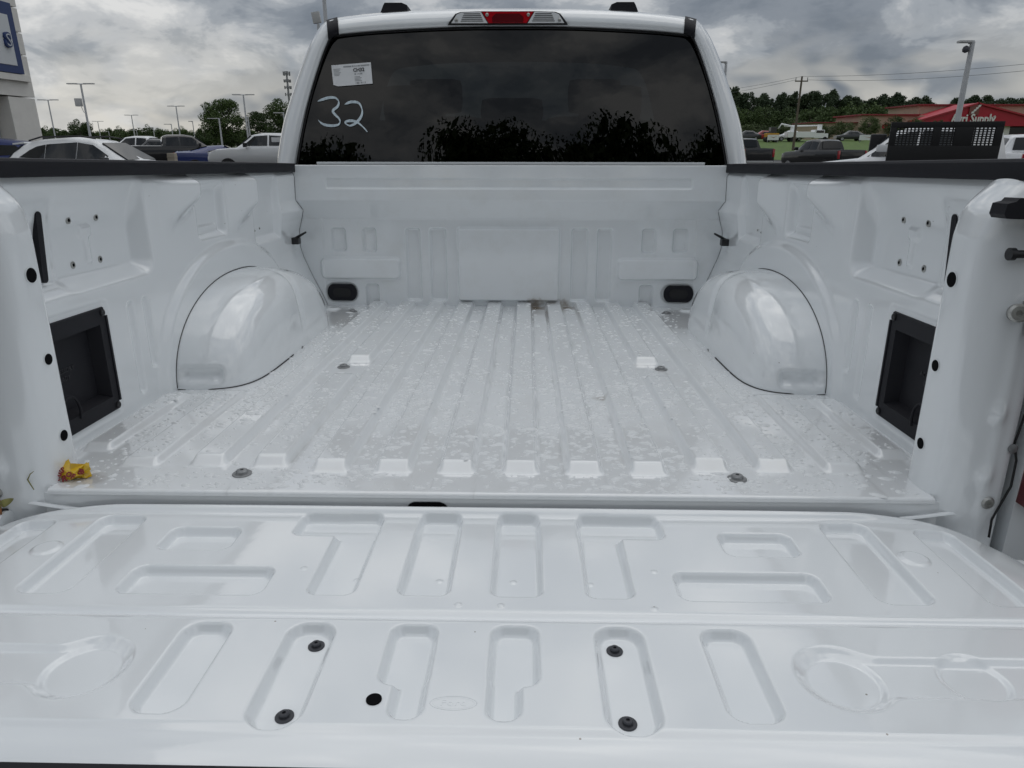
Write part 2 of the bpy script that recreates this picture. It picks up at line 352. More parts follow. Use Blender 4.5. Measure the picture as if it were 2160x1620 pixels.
# sill below the floor lip
MB().box((0, 1.112, -.078), (1.62, 0.03, .14), .004).build('rear_sill', WHITE, truck, True, 30)
tp(truck.children[-1])
s = MB(); s.prism([(-.035+.018*math.cos(t)-(.0 if math.cos(t) > 0 else .035), .012*math.sin(t)) for t in np.linspace(0, 2*math.pi, 25)[:-1]], lambda a, b, h: (a-.05, 1.0962-h, b-.030), .003)
tp(s.build('latch_opening', HOLE, truck))
# ---- floor bolts
def bolt_mb(c, r=0.0175, axis=(0, 0, 1), head=.010):
    m = MB(); m.lathe([(r, 0), (r, .0012), (r*.94, .002), (r*.66, .0022), (r*.64, .003), (r*.62, head*.62), (r*.52, head*.8), (r*.2, head*.85), (r*.19, head*.6)], c, axis, 20); return m
for bx, by in ((.447, 1.882), (.453, 1.164), (.611, 2.669)):
    for sx in (-1, 1):
        tp(bolt_mb((sx*bx, by, float(floor_h(np.array([bx]), np.array([by]))[0])+.0005)).build('floor_bolt', GREYM, truck, True, 35))
# ---- front wall of the bed
def fw_fn(x, v):
    z = np.minimum(v, .545); ax = np.abs(x+.004)
    y = 2.750 + 0.053*np.clip((.418-z)/.072, 0, 1)**.9
    y = y + emb(rrect(ax, z, -.7, .700, .461, .501, .008), .008, .007)*1.0
    # shelf line
    y = y + emb(rrect(ax, z, -.75, .735, .300, .344, .04), 0, .01)
    y = y + 0.004*sstep(.349, .343, z)*(ax < .74)
    low = np.zeros_like(y)
    for x0, x1, z0, z1 in ((.648, .71, .216, .312), (.526, .584, .213, .312), (.35, .413, .018, .312), (.247, .317, .018, .312), (.526, .584, -.03, .089)):
        low = low + emb(rrect(ax, z, x0, x1, z0, z1, .014), .0170, .0095)
    for x0, x1, z0, z1 in ((.432, .757, .106, .197), (-.206, .206, .019, .316)):
        low = low - emb(rrect(ax, z, x0, x1, z0, z1, .024 if x0 > 0 else .014), .020, .012)
    low = low + emb(rrect(ax, z, .612, .75, .010, .096, .043), .005, .012)
    y = y+low
    d = np.maximum(v-.545, 0); y = y+np.where(d > 0, np.maximum(d-.004, 0), 0); z = z+np.minimum(d, .004)*.8
    return x, y, z
fwall = tp(grid('bed_front_wall', np.linspace(-.865, .865, 620), np.concatenate([np.linspace(-.012, .545, 210), np.linspace(.547, .60, 12)]), fw_fn, WALLP, truck))
s = MB(); s.box((0, 2.84, .5545), (1.50, .05, .012), .005); tp(s.build('front_wall_lip', WHITE, truck, True, 40))
for sx in (-1, 1):
    m = MB(); pts = [(.023*math.cos(t)+(.03 if math.cos(t) > 0 else -.03), .034*math.sin(t)) for t in np.linspace(0.001, 2*math.pi, 33)[:-1]]
    pts = [(a*1.12, b) for a, b in pts]
    m.prism(pts, lambda a, b, h: (sx*.681+a, 2.8045-h, .054+b), .007)
    po = tp(m.build('drain_plug', BLACKP, truck, True, 30))
    m = MB(); m.prism([(a*.62, b*.55) for a, b in pts], lambda a, b, h: (sx*.681+a, 2.7974-h, .054+b), .003); m.build('plug_boss', RUBBER, po, True, 30)
# ---- side walls of the bed
YC, WA, WB = 2.10, .437, .243
def wall_fn(y, v):
    z = np.minimum(v, .530)
    s = sstep(2.45, 2.76, y)
    Wf = np.interp(z, [0, .04, .12, .20, .235, .30, .345, .38, .418, .53], [.745, .76, .797, .828, .837, .836, .822, .806, .823, .82])
    W = .830*(1-s)+Wf*s
    # arch flange proud of the wall
    ra = ((np.abs(y-YC)/.485)**2.1+(np.maximum(z, 0)/.325)**2.1)**(1/2.1)
    W = W - .016*sstep(1.03, .955, ra)*(1-s)
    # rear recess
    tl = rrect(y, z, 1.10, 1.668, .297, .62, .035)
    W = W + emb(tl, .040, .034)*sstep(.525, .40, z)**.6
    W = W - .010*sstep(1.375, 1.335, y)*sstep(1.20, 1.25, y)*sstep(.29, .32, z)*sstep(.50, .44, z)
    T = smin(rrect(y, z, 1.455, 1.505, .395, .425, .010), rrect(y, z, 1.468, 1.494, .340, .42, .008), .008)
    W = W - emb(T, .006, .010)
    # gussets
    for g, zb in ((1.895, .425), (2.30, .392)):
        rampu = np.clip((y-(g-.17))/.165, 0, 1)*(y <= g)+np.clip((g+.012-y)/.012, 0, 1)*(y > g)
        lowz = zb - .038 + .045*np.clip((y-(g-.12))/.12, 0, 1)
        W = W - .034*rampu*sstep(lowz-.012, lowz+.045, z)*sstep(.526, .498, z)
    # middle and front pockets
    W = W + emb(rrect(y, z, 1.922, 2.112, .345, .50, .018), .022, .022)*sstep(.52, .45, z)**.5
    W = W - emb(rrect(y, z, 1.95, 2.09, .36, .385, .012), .004, .008)
    W = W + emb(rrect(y, z, 2.325, 2.575, .292, .56, .018), .020, .026)*sstep(.52, .44, z)**.5
    for g, z0, z1 in ((1.541, .03, .25), (1.607, .075, .25)):
        W = W + emb(rrect(y, z, g-.014, g+.014, z0, z1, .012), .008, .012)
    # pressed rim round the accessory box, top roll
    W = W + emb(rrect(y, z, 1.10, 1.456, .018, .272, .012), .004, .010)
    W = W + .012*sstep(.505, .53, z)
    d = np.maximum(v-.53, 0); W = W+d
    return -W, y, z
BX0, BX1, BZ0, BZ1 = 1.10, 1.442, .028, .258
YS = np.unique(np.concatenate([np.linspace(1.19, 1.30, 30), np.linspace(1.30, 2.82, 390)])); ZS = np.concatenate([np.linspace(-.012, .53, 150), [.54, .56]])
lw = tp(grid('bed_side_wall', YS, ZS, wall_fn, WHITE, truck, keep=lambda y, z: ~((y < BX1-.006) & (z > BZ0+.006) & (z < BZ1-.006)), flip=True))
rw = tp(mirror_x(lw))
def wallx(y, z): return float(-wall_fn(np.array([[y]]), np.array([[z]]))[0][0, 0])
# wheel houses
def wh_fn(r, th):
    c = np.cos(th); sn = np.sin(th)
    k = 1/((np.abs(c)**2.15+np.abs(sn)**2.15)**(1/2.15))
    y = YC-WA*r*c*k; z = WB*r*sn*k
    d = .186*np.clip(1-r**7, 0, 1)**(1/3.4)
    # upper shoulder slopes down a little, lower rear foot is pressed in
    d = d - .022*np.maximum(z/WB, 0)**1.6*(1-.55*r**4)
    y = y + .016*emb(rrect(d, z, .012, .118, .014, .058, .016), 1, .016)*(th < 1.2)
    d = d + .010*sstep(.16, .0, np.abs(y-1.98))*sstep(.03, .12, z)*sstep(.24, .16, z)
    d = d - .007*sstep(.03, .0, np.abs(y-2.14))*sstep(.02, .15, z)
    d = np.maximum(d, -.004)
    return -(.818-d), y, z
rr = np.concatenate([np.linspace(0.02, .80, 40), 1-.20*(1-np.linspace(0, 1, 50)[1:])**2.2])
lh = tp(grid('wheel_house', rr, np.linspace(-.02, math.pi+.02, 121), wh_fn, WHITE, truck))
rh = tp(mirror_x(lh))
# dark sealant seam round the wheel house
m = MB(); P = []
for t in np.linspace(0.02, math.pi*.62, 48):
    k = 1/((abs(math.cos(t))**2.15+abs(math.sin(t))**2.15)**(1/2.15)); y = YC-WA*1.004*math.cos(t)*k; z = WB*1.004*math.sin(t)*k
    P.append((-(wallx(y, z)-.0005), y, z))
m.tube(P, .0009, 6); ls = tp(m.build('wheel_house_seam', RUBBER, truck, True)); tp(mirror_x(ls))
m = MB(); P = []
for (r_, zq) in [(rrv, .0006) for rrv in np.linspace(1.0, .2, 60)]:
    X, Y, Z = wh_fn(np.array([[r_]]), np.array([[0.0]])); P.append((float(X[0, 0])+.001, float(Y[0, 0]), zq))
m.tube(P, .0016, 6); ls = tp(m.build('floor_seam', RUBBER, truck, True)); tp(mirror_x(ls))
m = MB(); P = []
for z in np.linspace(.0, .525, 60):
    yy = float(fw_fn(np.array([[.82]]), np.array([[z]]))[1][0, 0]); P.append((-(wallx(min(yy, 2.80), z)-.001), yy-.001, z))
m.tube(P, .0006, 6); ls = tp(m.build('corner_seam', mat('grey sealer', (.16, .165, .17), .7), truck, True)); tp(mirror_x(ls))
# ---- details on the side walls
TXT = mat('moulded grey lettering', (0.035, 0.035, 0.04), 0.6)
for sx in (-1, 1):
    for (y, z) in ((1.43, .436), (1.525, .436), (1.523, .346), (1.427, .346), (2.326, .43), (2.42, .43), (2.326, .339), (2.42, .339)):
        x = wallx(y, z); r_ = .0075 if y < 2 else .0042
        m = MB(); m.lathe([(r_, -.002), (r_, .0012), (r_*.55, .002), (r_*.5, .0008)], (sx*x, y, z), (-sx, 0, 0), 14)
        b = tp(m.build('wall_rivet', ZINC, truck, True, 35))
        m = MB(); m.cyl((sx*(x-.0006), y, z), (sx*(x-.0022), y, z), r_*.42, n=10); m.build('rivet_bore', HOLE, b)
    # slot
    m = MB(); pts = [(.0062*math.cos(t), (.058 if math.sin(t) > 0 else -.058)+.008*math.sin(t)) for t in np.linspace(.01, 2*math.pi, 21)[:-1]]
    x = wallx(1.285, .394); m.prism(pts, lambda a, b, h: (sx*(x-.012+h), 1.314+a*1.25+b*.12, .394+b), .03); tp(m.build('wall_slot_cover', BLACKP, truck, True, 40))
    # holes near the front, tie-down hooks
    m = MB(); m.lathe([(.010, 0), (.010, .001)], (0, 0, 0), (-sx, 0, 0), 14); o = tp(m.build('wall_hole', HOLE, truck))
    o.location = (sx*(wallx(2.772, .486)-.0008), 2.772, BED+.486); o.scale = (1, .45, 1)
    m = MB(); hx = wallx(2.715, .276)
    m.box((sx*(hx-.012), 2.715, .268), (.030, .034, .026), .006); hk = tp(m.build('tie_down_hook', BLACKM, truck, True, 40))
    m = MB(); m.tube([(sx*(hx-.012), 2.715, .278), (sx*(hx-.030), 2.71, .288), (sx*(hx-.058), 2.70, .302)], [.006, .005, .0035], 8); m.build('hook_arm', BLACKM, hk, True)
    # accessory box
    fx = .8315
    m = MB()
    def P3(y, z, x): return (sx*x, y, z)
    yo0, yo1, zo0, zo1 = BX0, BX1, BZ0, BZ1; yi0, yi1, zi0, zi1 = 1.12, 1.418, .062, .222
    ring = lambda y0, y1, z0, z1, x: [P3(y0, z0, x), P3(y1, z0, x), P3(y1, z1, x), P3(y0, z1, x)]
    Vv = ring(yo0, yo1, zo0, zo1, fx+.006)+ring(yo0, yo1-.003, zo0+.003, zo1-.003, fx-.002)+ring(yi0, yi1, zi0, zi1, fx-.002)+ring(yi0, yi1-.010, zi0+.008, zi1-.006, fx+.024)
    Ff = [(a*4+i, a*4+(i+1) % 4, a*4+4+(i+1) % 4, a*4+4+i) for a in range(3) for i in range(4)]+[(12, 13, 14, 15)]
    m.add(Vv, Ff); ab = tp(m.build('accessory_box', BLACKP, truck))
    for (y, z) in ((1.431, .246), (1.431, .040)):
        m = MB(); m.lathe([(.0075, 0), (.0075, .003), (.005, .0042), (.003, .003)], (sx*(fx-.002), y, z), (-sx, 0, 0), 14); m.build('screw', BLACKM, ab, True, 35)
    m = MB(); m.box((sx*(fx-.0022), 1.4425, .143), (.004, .006, .19), .001); m.build('edge_tab', BLACKP, ab)
    m = MB(); cc = [(sx*(fx-.003), 1.275+.030*math.cos(t), .072+.036*math.sin(t)) for t in np.linspace(-.5, 3.6, 20)]; m.tube(cc, .0028, 8); m.build('pull_ring', BLACKP, ab, True)
    MT = Matrix(((0, 0, -sx, sx*(fx+.0228)), (-sx, 0, 0, 1.31), (0, 1, 0, .150), (0, 0, 0, 1)))
    textmesh('moulded_text', 'ACCESSORY', .0135, TXT, ab, MT, .001); textmesh('moulded_text', 'READY', .0135, TXT, ab, Matrix.Translation((0, 0, -.016)) @ MT, .001)
# ---- tailgate opening pillars and rear body corners
PD = np.array(dense(list(zip([.842, .800, .780, .772, .770, .774, .784, .806, .835, .868, .880, .884], [1.245, 1.203, 1.190, 1.172, 1.140, 1.112, 1.096, 1.085, 1.082, 1.084, 1.095, 1.125])), 8)).T
def pillar_fn(u, z):
    X = np.interp(u*8, np.arange(89), PD[0]) if True else np.interp(u, np.arange(12), [.842, .800, .780, .772, .770, .774, .784, .806, .835, .868, .880, .884])
    Y = np.interp(u*8, np.arange(89), PD[1]) if True else np.interp(u, np.arange(12), [1.245, 1.203, 1.190, 1.172, 1.140, 1.112, 1.096, 1.085, 1.082, 1.084, 1.095, 1.125])
    k = np.clip((z-.462)/.062, 0, 1); k = k*k*(1.6-.6*k)
    X = X+.046*k*sstep(11, 9, u)
    X = X - .006*sstep(.47, .43, z)*sstep(1, 3, u)*sstep(7, 4, u)
    # bead with pressed bumps down the jamb
    for bz, a in ((.327, .007), (.158, .007), (.048, .006), (.42, .004)):
        Y = Y - a*np.exp(-((X-.836)/.011)**2-((z-bz)/.016)**2)
    Y = Y - .003*np.exp(-((X-.842)/.010)**2)
    return -X, Y, z+0*u
lp = tp(grid('tailgate_pillar', np.linspace(0, 11, 100), np.linspace(-.13, .545, 110), pillar_fn, WHITE, truck)); tp(mirror_x(lp))
for sx in (-1, 1):
    for z, r_ in ((.366, .0125), (.220, .0098), (.078, .0100)):
        m = MB(); m.lathe([(r_*1.14, .0), (r_*1.08, .0005), (r_, .0004), (r_, -.012)], (sx*.7633, 1.152, z), (-sx, 0, 0), 20)
        h = tp(m.build('hole_rim', WHITE, truck, True, 50))
        m = MB(); m.cyl((sx*.7640, 1.152, z), (sx*.7624, 1.152, z), r_, n=20); m.build('hole_shade_disc', HOLE, h)  # solid disc, its black stands in for the unlit hole
    # outer quarter panel, tail light, bumper corner
    m = MB(); m.prism([(.892, -.62), (.900, .10), (.905, .545), (1.0, .545), (1.02, .0), (1.0, -.62)], lambda a, b, h: (sx*a, 1.085+h, b), .9); q = tp(m.build('quarter_panel', WHITE, truck, False))
    m = MB(); m.prism([(.900, .0), (.9085, .36), (1.016, .36), (1.024, .0)], lambda a, b, h: (sx*a, 1.056+h, b), .06); t = tp(m.build('tail_light', mat('dark red lens', (0.10, 0.008, 0.012), .12, coat=1), truck))
    m = MB(); m.prism([(.908, .012), (.916, .35), (1.01, .35), (1.015, .012)], lambda a, b, h: (sx*a, 1.052+h, b), .004); m.build('lens_face', mat('red lens face', (0.22, 0.01, 0.02), .08, coat=1), t)
    m = MB(); m.box((0, 1.02, -.30), (1.98, .26, .16), .03) if sx > 0 else None
    if sx > 0: tp(m.build('rear_bumper', mat('grey bumper', (0.30, .31, .32), .4), truck, True, 40))
    m = MB(); m.tube([(sx*.8875, 1.097, .53), (sx*.888, 1.092, .35), (sx*.886, 1.09, .16), (sx*.878, 1.088, .105), (sx*.886, 1.086, .075), (sx*.884, 1.082, .03), (sx*.862, 1.078, -.03), (sx*.858, 1.07, -.06)], .0019, 8); tp(m.build('jamb_seam', RUBBER, truck, True))
    m = MB(); m.lathe([(.011, 0), (.011, .003), (.008, .006), (.0045, .0065), (.004, .004)], (sx*.850, 1.0815, .0), (0, -1, 0), 16); tp(m.build('hinge_bolt', ZINC, truck, True, 35))
    m = MB(); m.lathe([(.008, 0), (.008, .002), (.003, .004)], (sx*.873, 1.083, .098), (0, -1, 0), 14); tp(m.build('jamb_plug', GREYM, truck, True, 35))
    # bent hinge flange between sill and tailgate
    fl = [(.713, -.034), (.752, -.029), (.791, -.023), (.807, -.021), (.82, -.026), (.844, -.046), (.868, -.068)]
    m = MB(); n = len(fl); V = [(sx*a, 1.087, b) for a, b in fl]+[(sx*a, 1.0905, b) for a, b in fl]+[(sx*a, 1.085, b-.004) for a, b in fl]
    m.add(V, [(i, i+1, n+i+1, n+i) for i in range(n-1)]+[(i, 2*n+i, 2*n+i+1, i+1) for i in range(n-1)]); tp(m.build('hinge_flange', WHITE, truck, True))
    if sx < 0:
        m = MB(); m.cyl((sx*.830, 1.065, -.050), (sx*.875, 1.065, -.050), .020, n=20); hb = tp(m.build('hinge_bushing', WHITE, truck, True, 40))
        m = MB(); m.cyl((sx*.836, 1.065, -.050), (sx*.846, 1.065, -.050), .0235, n=20); m.build('bushing_ring', RUBBER, hb, True, 40)
    m = MB(); m.box((sx*.80, 1.0, -.10), (.16, .20, .02), .004); tp(m.build('sill_corner', WHITE, truck, True, 40))
    # corner gusset between lip and jamb
    m = MB(); cc = [(sx*a, 1.106, b) for a, b in ((.772, -.002), (.800, -.004), (.812, -.014), (.806, -.030), (.775, -.044), (.745, -.050))]; m.tube(cc, .0022, 6); tp(m.build('corner_flange', WHITE, truck, True))
    # striker, pin, strap anchor
    m = MB(); m.prism([(-.010, -.007), (-.006, -.013), (.022, -.014), (.028, -.010), (.09, -.008), (.09, .010), (.036, .010), (.032, .015), (.008, .016), (.004, .011), (-.008, .008)], lambda a, b, h: (sx*(.770+a), 1.086-h, .483+b), .035); st = tp(m.build('latch_striker', BLACKP, truck))
    m = MB(); m.cyl((sx*.808, 1.052, .482), (sx*.808, 1.049, .482), .010, n=16); m.build('striker_recess', HOLE, st)
    m = MB(); m.cyl((sx*.798, 1.07, .417), (sx*.87, 1.07, .417), .0062, n=14).cyl((sx*.791, 1.07, .417), (sx*.799, 1.07, .417), .0095, n=16); tp(m.build('latch_pin', BLACKM, truck, True, 35))
    m = MB(); m.lathe([(.0145, 0), (.0145, .010), (.011, .014), (.005, .0145), (.004, .010)], (sx*.829, 1.080, .326), (-sx*.35, -1, .1), 18); an = tp(m.build('strap_anchor', ZINC, truck, True, 35))
    m = MB(); m.tube([(sx*.832, 1.071, .338), (sx*.846, 1.070, .336), (sx*.850, 1.068, .318), (sx*.848, 1.067, .292)], [.010, .012, .012, .009], 10); m.build('anchor_loop', ZINC, an, True)
    m = MB(); m.tube([(sx*.847, 1.066, .295), (sx*.866, 1.045, .255), (sx*.915, .98, .15), (sx*.93, .86, .0), (sx*.93, .80, -.035)], .006, 8); tp(m.build('tailgate_cable', BLACKM, truck, True))
# ---- rail caps
for sx in (-1, 1):
    m = MB(); prof = [(.816, .522), (.8145, .526), (.8145, .549), (.8175, .5535), (.90, .556), (.985, .553), (.992, .545), (.992, .52), (.986, .52), (.98, .54), (.84, .538), (.83, .522)]
    ys = [1.05, 1.06, 1.6, 2.2, 2.79, 2.80]; n = len(prof); V = []
    for y in ys:
        for a, b in prof:
            e = .006 if y in (1.05,) else 0
            V.append((sx*(a+e*(1 if a < .9 else -1)), y, b+.0035*(y-1.05)*(1 if sx > 0 else .0)*0 - e*.4))
    F = [(i*n+k, i*n+(k+1) % n, (i+1)*n+(k+1) % n, (i+1)*n+k) for i in range(len(ys)-1) for k in range(n)]+[tuple(range(n)), tuple(range((len(ys)-1)*n, len(ys)*n))]
    m.add(V, F); tp(m.build('rail_cap', BLACKP, truck, True, 30))
# ---- tailgate
TGX = -.008
def tg_top(x):
    a = np.abs(x-TGX); return 1.088-.004*np.clip((a-.30)/.4, 0, 1)**2-.085*np.clip((a-.715)/.145, 0, 1)**2.6
def tg_fn(x, v):
    top = tg_top(x); y = .553+v*(top-.553); ax = np.abs(x-TGX); z = np.full_like(x, -.030); f = np.zeros_like(x)
    rc = lambda x0, x1, y0, y1, r=.016: rrect(ax, y, x0, x1, y0, y1, r)
    sl = [rc(.716, .782, .83, 1.045), rc(.566, .645, .831, 1.058, .02), rc(.388, .504, .950, 1.020, .018), rc(.293, .503, .833, .904, .018),
          smin(rc(.163, .303, .998, 1.068), rc(.163, .231, .836, 1.068), .004), rc(.029, .102, .837, 1.070), rc(.301, .363, .612, .771, .022), rc(.166, .228, .594, .773, .026),
          smin(rc(.035, .095, .662, .772, .018), rc(.035, .074, .609, .77, .018), .004)]
    for s_ in sl: f = np.maximum(f, emb(s_-.001, .0150, .0098))
    ch = smin(np.hypot(ax-.452, y-.685)-.056, rc(.452, .90, .652, .722, .01), .012)
    f = np.maximum(f, emb(ch, .0065, .011)); f = f+emb(np.hypot(ax-.452, y-.685)-.047, .004, .008)
    f = f+emb(np.hypot(ax-.607, y-.690)-.040, .004, .008)
    f = f-emb(np.hypot(ax-.672, y-.948)-.023, .0035, .007)
    z = z-f
    # crease across the panel, bend near the top edge of the gate
    z = z-.0055*np.exp(-((y-.791)/.0065)**2)-.003*sstep(.602, .588, y)-.010*np.clip((.60-y)/.05, 0, 1)**2
    # rim on the hinge side and rolled edges
    z = z+.0105*sstep(1.062, 1.080, y)*sstep(.80, .62, ax)
    e = np.clip((y-(top-.010))/.010, 0, 1); z = z-.004*e**2
    z = z-.016*np.clip((ax-.60)/.26, 0, 1)**2*sstep(.86, 1.06, y)-.014*np.clip((ax-.76)/.10, 0, 1)**2
    # raised spot-weld dimples
    for px, py, a in ((-.03-TGX, .815, .002), (.036, .814, .002), (-.058, .893, .0012), (.052, .893, .0012), (.165, .89, .001), (-.18, .893, .001), (.26, .903, .001), (-.26, .90, .001), (.245, .812, .001)):
        z = z+a*sstep(.0048, .0035, np.hypot(x-px, y-py))
    return x, y, z
tailgate = tp(grid('tailgate', np.linspace(-.86, .86, 900), np.linspace(0, 1, 300), tg_fn, WHITE, truck))
# gate shell under the inner panel, black top moulding
m = MB(); m.box((TGX, .82, -.095), (1.70, .50, .05), .012); m.build('gate_shell', WHITE, tailgate, True, 40)
m = MB(); V = []
prof = [(.560, -.046), (.5525, -.0405), (.545, -.042), (.520, -.048), (.500, -.060), (.495, -.09), (.51, -.12)]
xs = np.linspace(-.86, .86, 9); n = len(prof)
for x in xs: V += [(x, a, b) for a, b in prof]
m.add(V, [(i*n+k, i*n+k+1, (i+1)*n+k+1, (i+1)*n+k) for i in range(8) for k in range(n-1)]); m.build('gate_top_moulding', BLACKP, tailgate, True, 40)
def tgz(x, y):
    v = (y-.553)/(float(tg_top(np.array([x]))[0])-.553); return float(tg_fn(np.array([x]), np.array([v]))[2][0])
for bx, by in ((-.197, .744), (-.198, .6245), (.183, .743), (.183, .6225)):
    z = tgz(bx, .70); m = MB()
    m.lathe([(.0105, 0), (.0105, .0012), (.0098, .0018), (.006, .002), (.006, .005), (.005, .0062), (.0022, .0062), (.002, .004)], (bx, by, z), (0, 0, 1), 20); m.build('gate_bolt', mat('dark grey bolt', (.05, .052, .06), .45, .4), tailgate, True, 35)
m = MB(); m.cyl((-.0995, .636, -.0285), (-.0995, .636, -.032), .0088, n=24); m.build('gate_hole', HOLE, tailgate)
# pressed oval emblem, hardly deeper than the paint
m = MB(); z = -.0300
def ell(a, b, r, n=40, x0=-.010, y0=.633, zz_=z): m.tube([(x0+a*math.cos(t), y0+b*math.sin(t), zz_) for t in np.linspace(0, 2*math.pi, n+1)], r, 6)
ell(.0262, .0105, .00045); ell(.0232, .0084, .0002)
em = m.build('oval_emblem', WHITE, tailgate, True)
textmesh('emblem_script', 'Ford', .0125, WHITE, em, Matrix.Translation((-.010, .633, -.0299)), .0004, sx=1.25)
for sx in (-1, 1):    # black cable slot at the gate side
    m = MB(); m.prism([(-.03, -.012), (.05, -.012), (.05, .014), (-.012, .010)], lambda a, b, h: (TGX+sx*(.845+a), .925+b, -.0405-h), .02)
    m.build('cable_pocket', HOLE, tailgate)

# ---- cab
def cabp(x, z, y): k = y/2.92; return (CAMB.x+(x-CAMB.x)*k, y, CAMB.z+(z-CAMB.z)*k)
WIN = [(.862, .520), (.860, .556), (.823, .690), (.779, .818), (.735, .925), (.706, .985), (.690, 1.010), (.665, 1.020), (.50, 1.033), (.25, 1.044), (0, 1.047)]
OUT = [(.944, .520), (.940, .560), (.902, .700), (.854, .818), (.797, .940), (.752, 1.018), (.706, 1.066), (.645, 1.083), (.45, 1.101), (.22, 1.109), (0, 1.111)]
def full(pts): return [(-a, b) for a, b in pts]+[(a, b) for a, b in pts[::-1][1:]]
Wd = dense(full(WIN)); Od = dense(full(OUT)); nP = len(Wd)
def ywin(z): return 2.875+.19*(z-.54)
rings = []
rings.append([cabp(a, b, ywin(b)+.012) for a, b in Wd])
rings.append([cabp(a, b, ywin(b)-.002) for a, b in Wd])
for t, dy in ((.12, -.010), (.35, -.016), (.6, -.012), (.82, .004), (.94, .022), (1.0, .055)):
    rings.append([cabp(a+(c-a)*t, b+(d-b)*t, ywin(b+(d-b)*t)+dy) for (a, b), (c, d) in zip(Wd, Od)])
def outer(y, k): return [(lambda p: (p[0]*k, y, p[2]+.010*(1 if p[2] > .8 else 0)))(cabp(a, b, 2.97)) for a, b in Od]
for y, k in ((3.15, 1.004), (3.6, 1.01), (4.2, 1.005)): rings.append(outer(y, k))
rings.append([(x*.99, 4.28+.55*max(0, (1.12-z))/.6, z) for x, y, z in outer(4.2, 1.0)])
V = [p for r_ in rings for p in r_]; F = [(i*nP+k, i*nP+k+1, (i+1)*nP+k+1, (i+1)*nP+k) for i in range(len(rings)-1) for k in range(nP-1)]
m = MB(); m.add(V, F); cab = tp(m.build('cab_shell', WHITE, truck, True))
# interior lining keeps the cabin dark
m = MB(); m.add([(p[0]*.975, p[1], .54+(p[2]-.54)*.96) for r_ in (rings[3], rings[8], rings[10], rings[11]) for p in r_], [(i*nP+k, i*nP+k+1, (i+1)*nP+k+1, (i+1)*nP+k) for i in range(3) for k in range(nP-1)]); tp(m.build('cab_lining', INTER, truck, True))
m = MB(); m.box((0, 3.75, .30), (1.80, 1.75, .40), .02); tp(m.build('cab_floor', INTER, truck))
m = MB(); m.box((0, 4.45, .64), (1.7, .45, .32), .06); tp(m.build('dashboard', INTER, truck, True, 40))
# glass
gp = [cabp(a, b, ywin(b)+.004) for a, b in Wd]; m = MB(); c0 = len(gp)
m.add(gp+[(0, ywin(.52)+.004, .512)], [(i, i+1, c0) for i in range(c0-1)]); rg = tp(m.build('rear_window', TINT, truck, False))
if rg.data.polygons[0].normal.y > 0: rg.data.flip_normals()
m = MB(); m.add([p for p in rings[-1]]+[(0, 4.85, .5)], [(i, i+1, nP) for i in range(nP-1)]); tp(m.build('windscreen', WINDG, truck))
m = MB(); m.tube([cabp(a*.998, b*.999, ywin(b)-.003) for a, b in Wd], .0045, 8); tp(m.build('window_gasket', RUBBER, truck, True))
# seats behind the glass
SEAT = mat('grey seat fabric', (.035, .036, .04), .9)
m = MB(); m.box((0, 3.22, .52), (1.45, .16, .36), .05); tp(m.build('rear_seat_back', SEAT, truck, True, 40))
for x in (-.42, 0, .42):
    m = MB(); m.box((x, 3.22, .80 if x else .77), (.27, .10, .15 if x else .11), .045); hr = tp(m.build('rear_headrest', SEAT, truck, True, 40))
    for dx in (-.06, .06): m = MB(); m.cyl((x+dx, 3.22, .68), (x+dx, 3.22, .76), .006); m.build('headrest_post', ZINC, hr, True)
for x in (-.42, .42):
    m = MB(); m.box((x, 3.98, .55), (.52, .16, .5), .07); fs = tp(m.build('front_seat_back', SEAT, truck, True, 40))
    m = MB(); m.box((x, 3.98, .90), (.28, .11, .17), .05); m.build('front_headrest', SEAT, fs, True, 40)
# seat belt and grab handle seen at the right of the window
BELT = mat('grey webbing', (.10, .10, .11), .9)
m = MB(); bp_ = [(.640, .985), (.625, .93), (.618, .86), (.632, .78), (.655, .70), (.705, .60), (.735, .54)]
for i in range(len(bp_)-1):
    (a, b), (c, d) = bp_[i], bp_[i+1]; m.add([(a-.022, 2.99, b), (a+.022, 2.985, b), (c+.022, 2.985, d), (c-.022, 2.99, d)], [(0, 1, 2, 3)])
tp(m.build('seat_belt', BELT, truck, True))
m = MB(); m.tube([(.668, 3.0, 1.0), (.60, 2.985, .976), (.53, 2.98, .952)], [.010, .009, .008], 8); m.box((.492, 2.98, .940), (.105, .016, .026), .006, Matrix.Rotation(-.28, 4, 'Y')); tp(m.build('belt_guide', BLACKM, truck, True, 40))
# corner strips, brake lamp, roof blocks
for sx in (-1, 1):
    s_i = [i for i, (a, b) in enumerate(Wd) if sx*a > .648 and sx*a < .700 and b > .95]
    m = MB(); V = []; w0 = (.698*sx, 1.006), (.655*sx, 1.0235); o0 = (.700*sx, 1.073), (.657*sx, 1.083)
    R_ = 7
    for k in range(R_):
        t = k/(R_-1); 
        for (a, b), (c, d) in zip(w0, o0):
            dy = np.interp(t, [0, .12, .35, .6, .82, .94, 1.0], [-.006, -.0145, -.0205, -.0165, -.001, .016, .046])
            V.append(cabp(a+(c-a)*t, b+(d-b)*t+.0015*t, ywin(b+(d-b)*t)+dy))
    m.add(V, [(2*k, 2*k+1, 2*k+3, 2*k+2) for k in range(R_-1)])
    tp(m.build('roof_ditch_strip', BLACKP, truck, True))
yb = ywin(1.08)-.012
def bl(a, b, h): return cabp(a-.0105, b, yb-h)
HOU = [(-.228, 1.0545), (.228, 1.0545), (.222, 1.066), (.198, 1.094), (.178, 1.1005), (.10, 1.1025), (-.10, 1.1025), (-.178, 1.1005), (-.198, 1.094), (-.222, 1.066)]
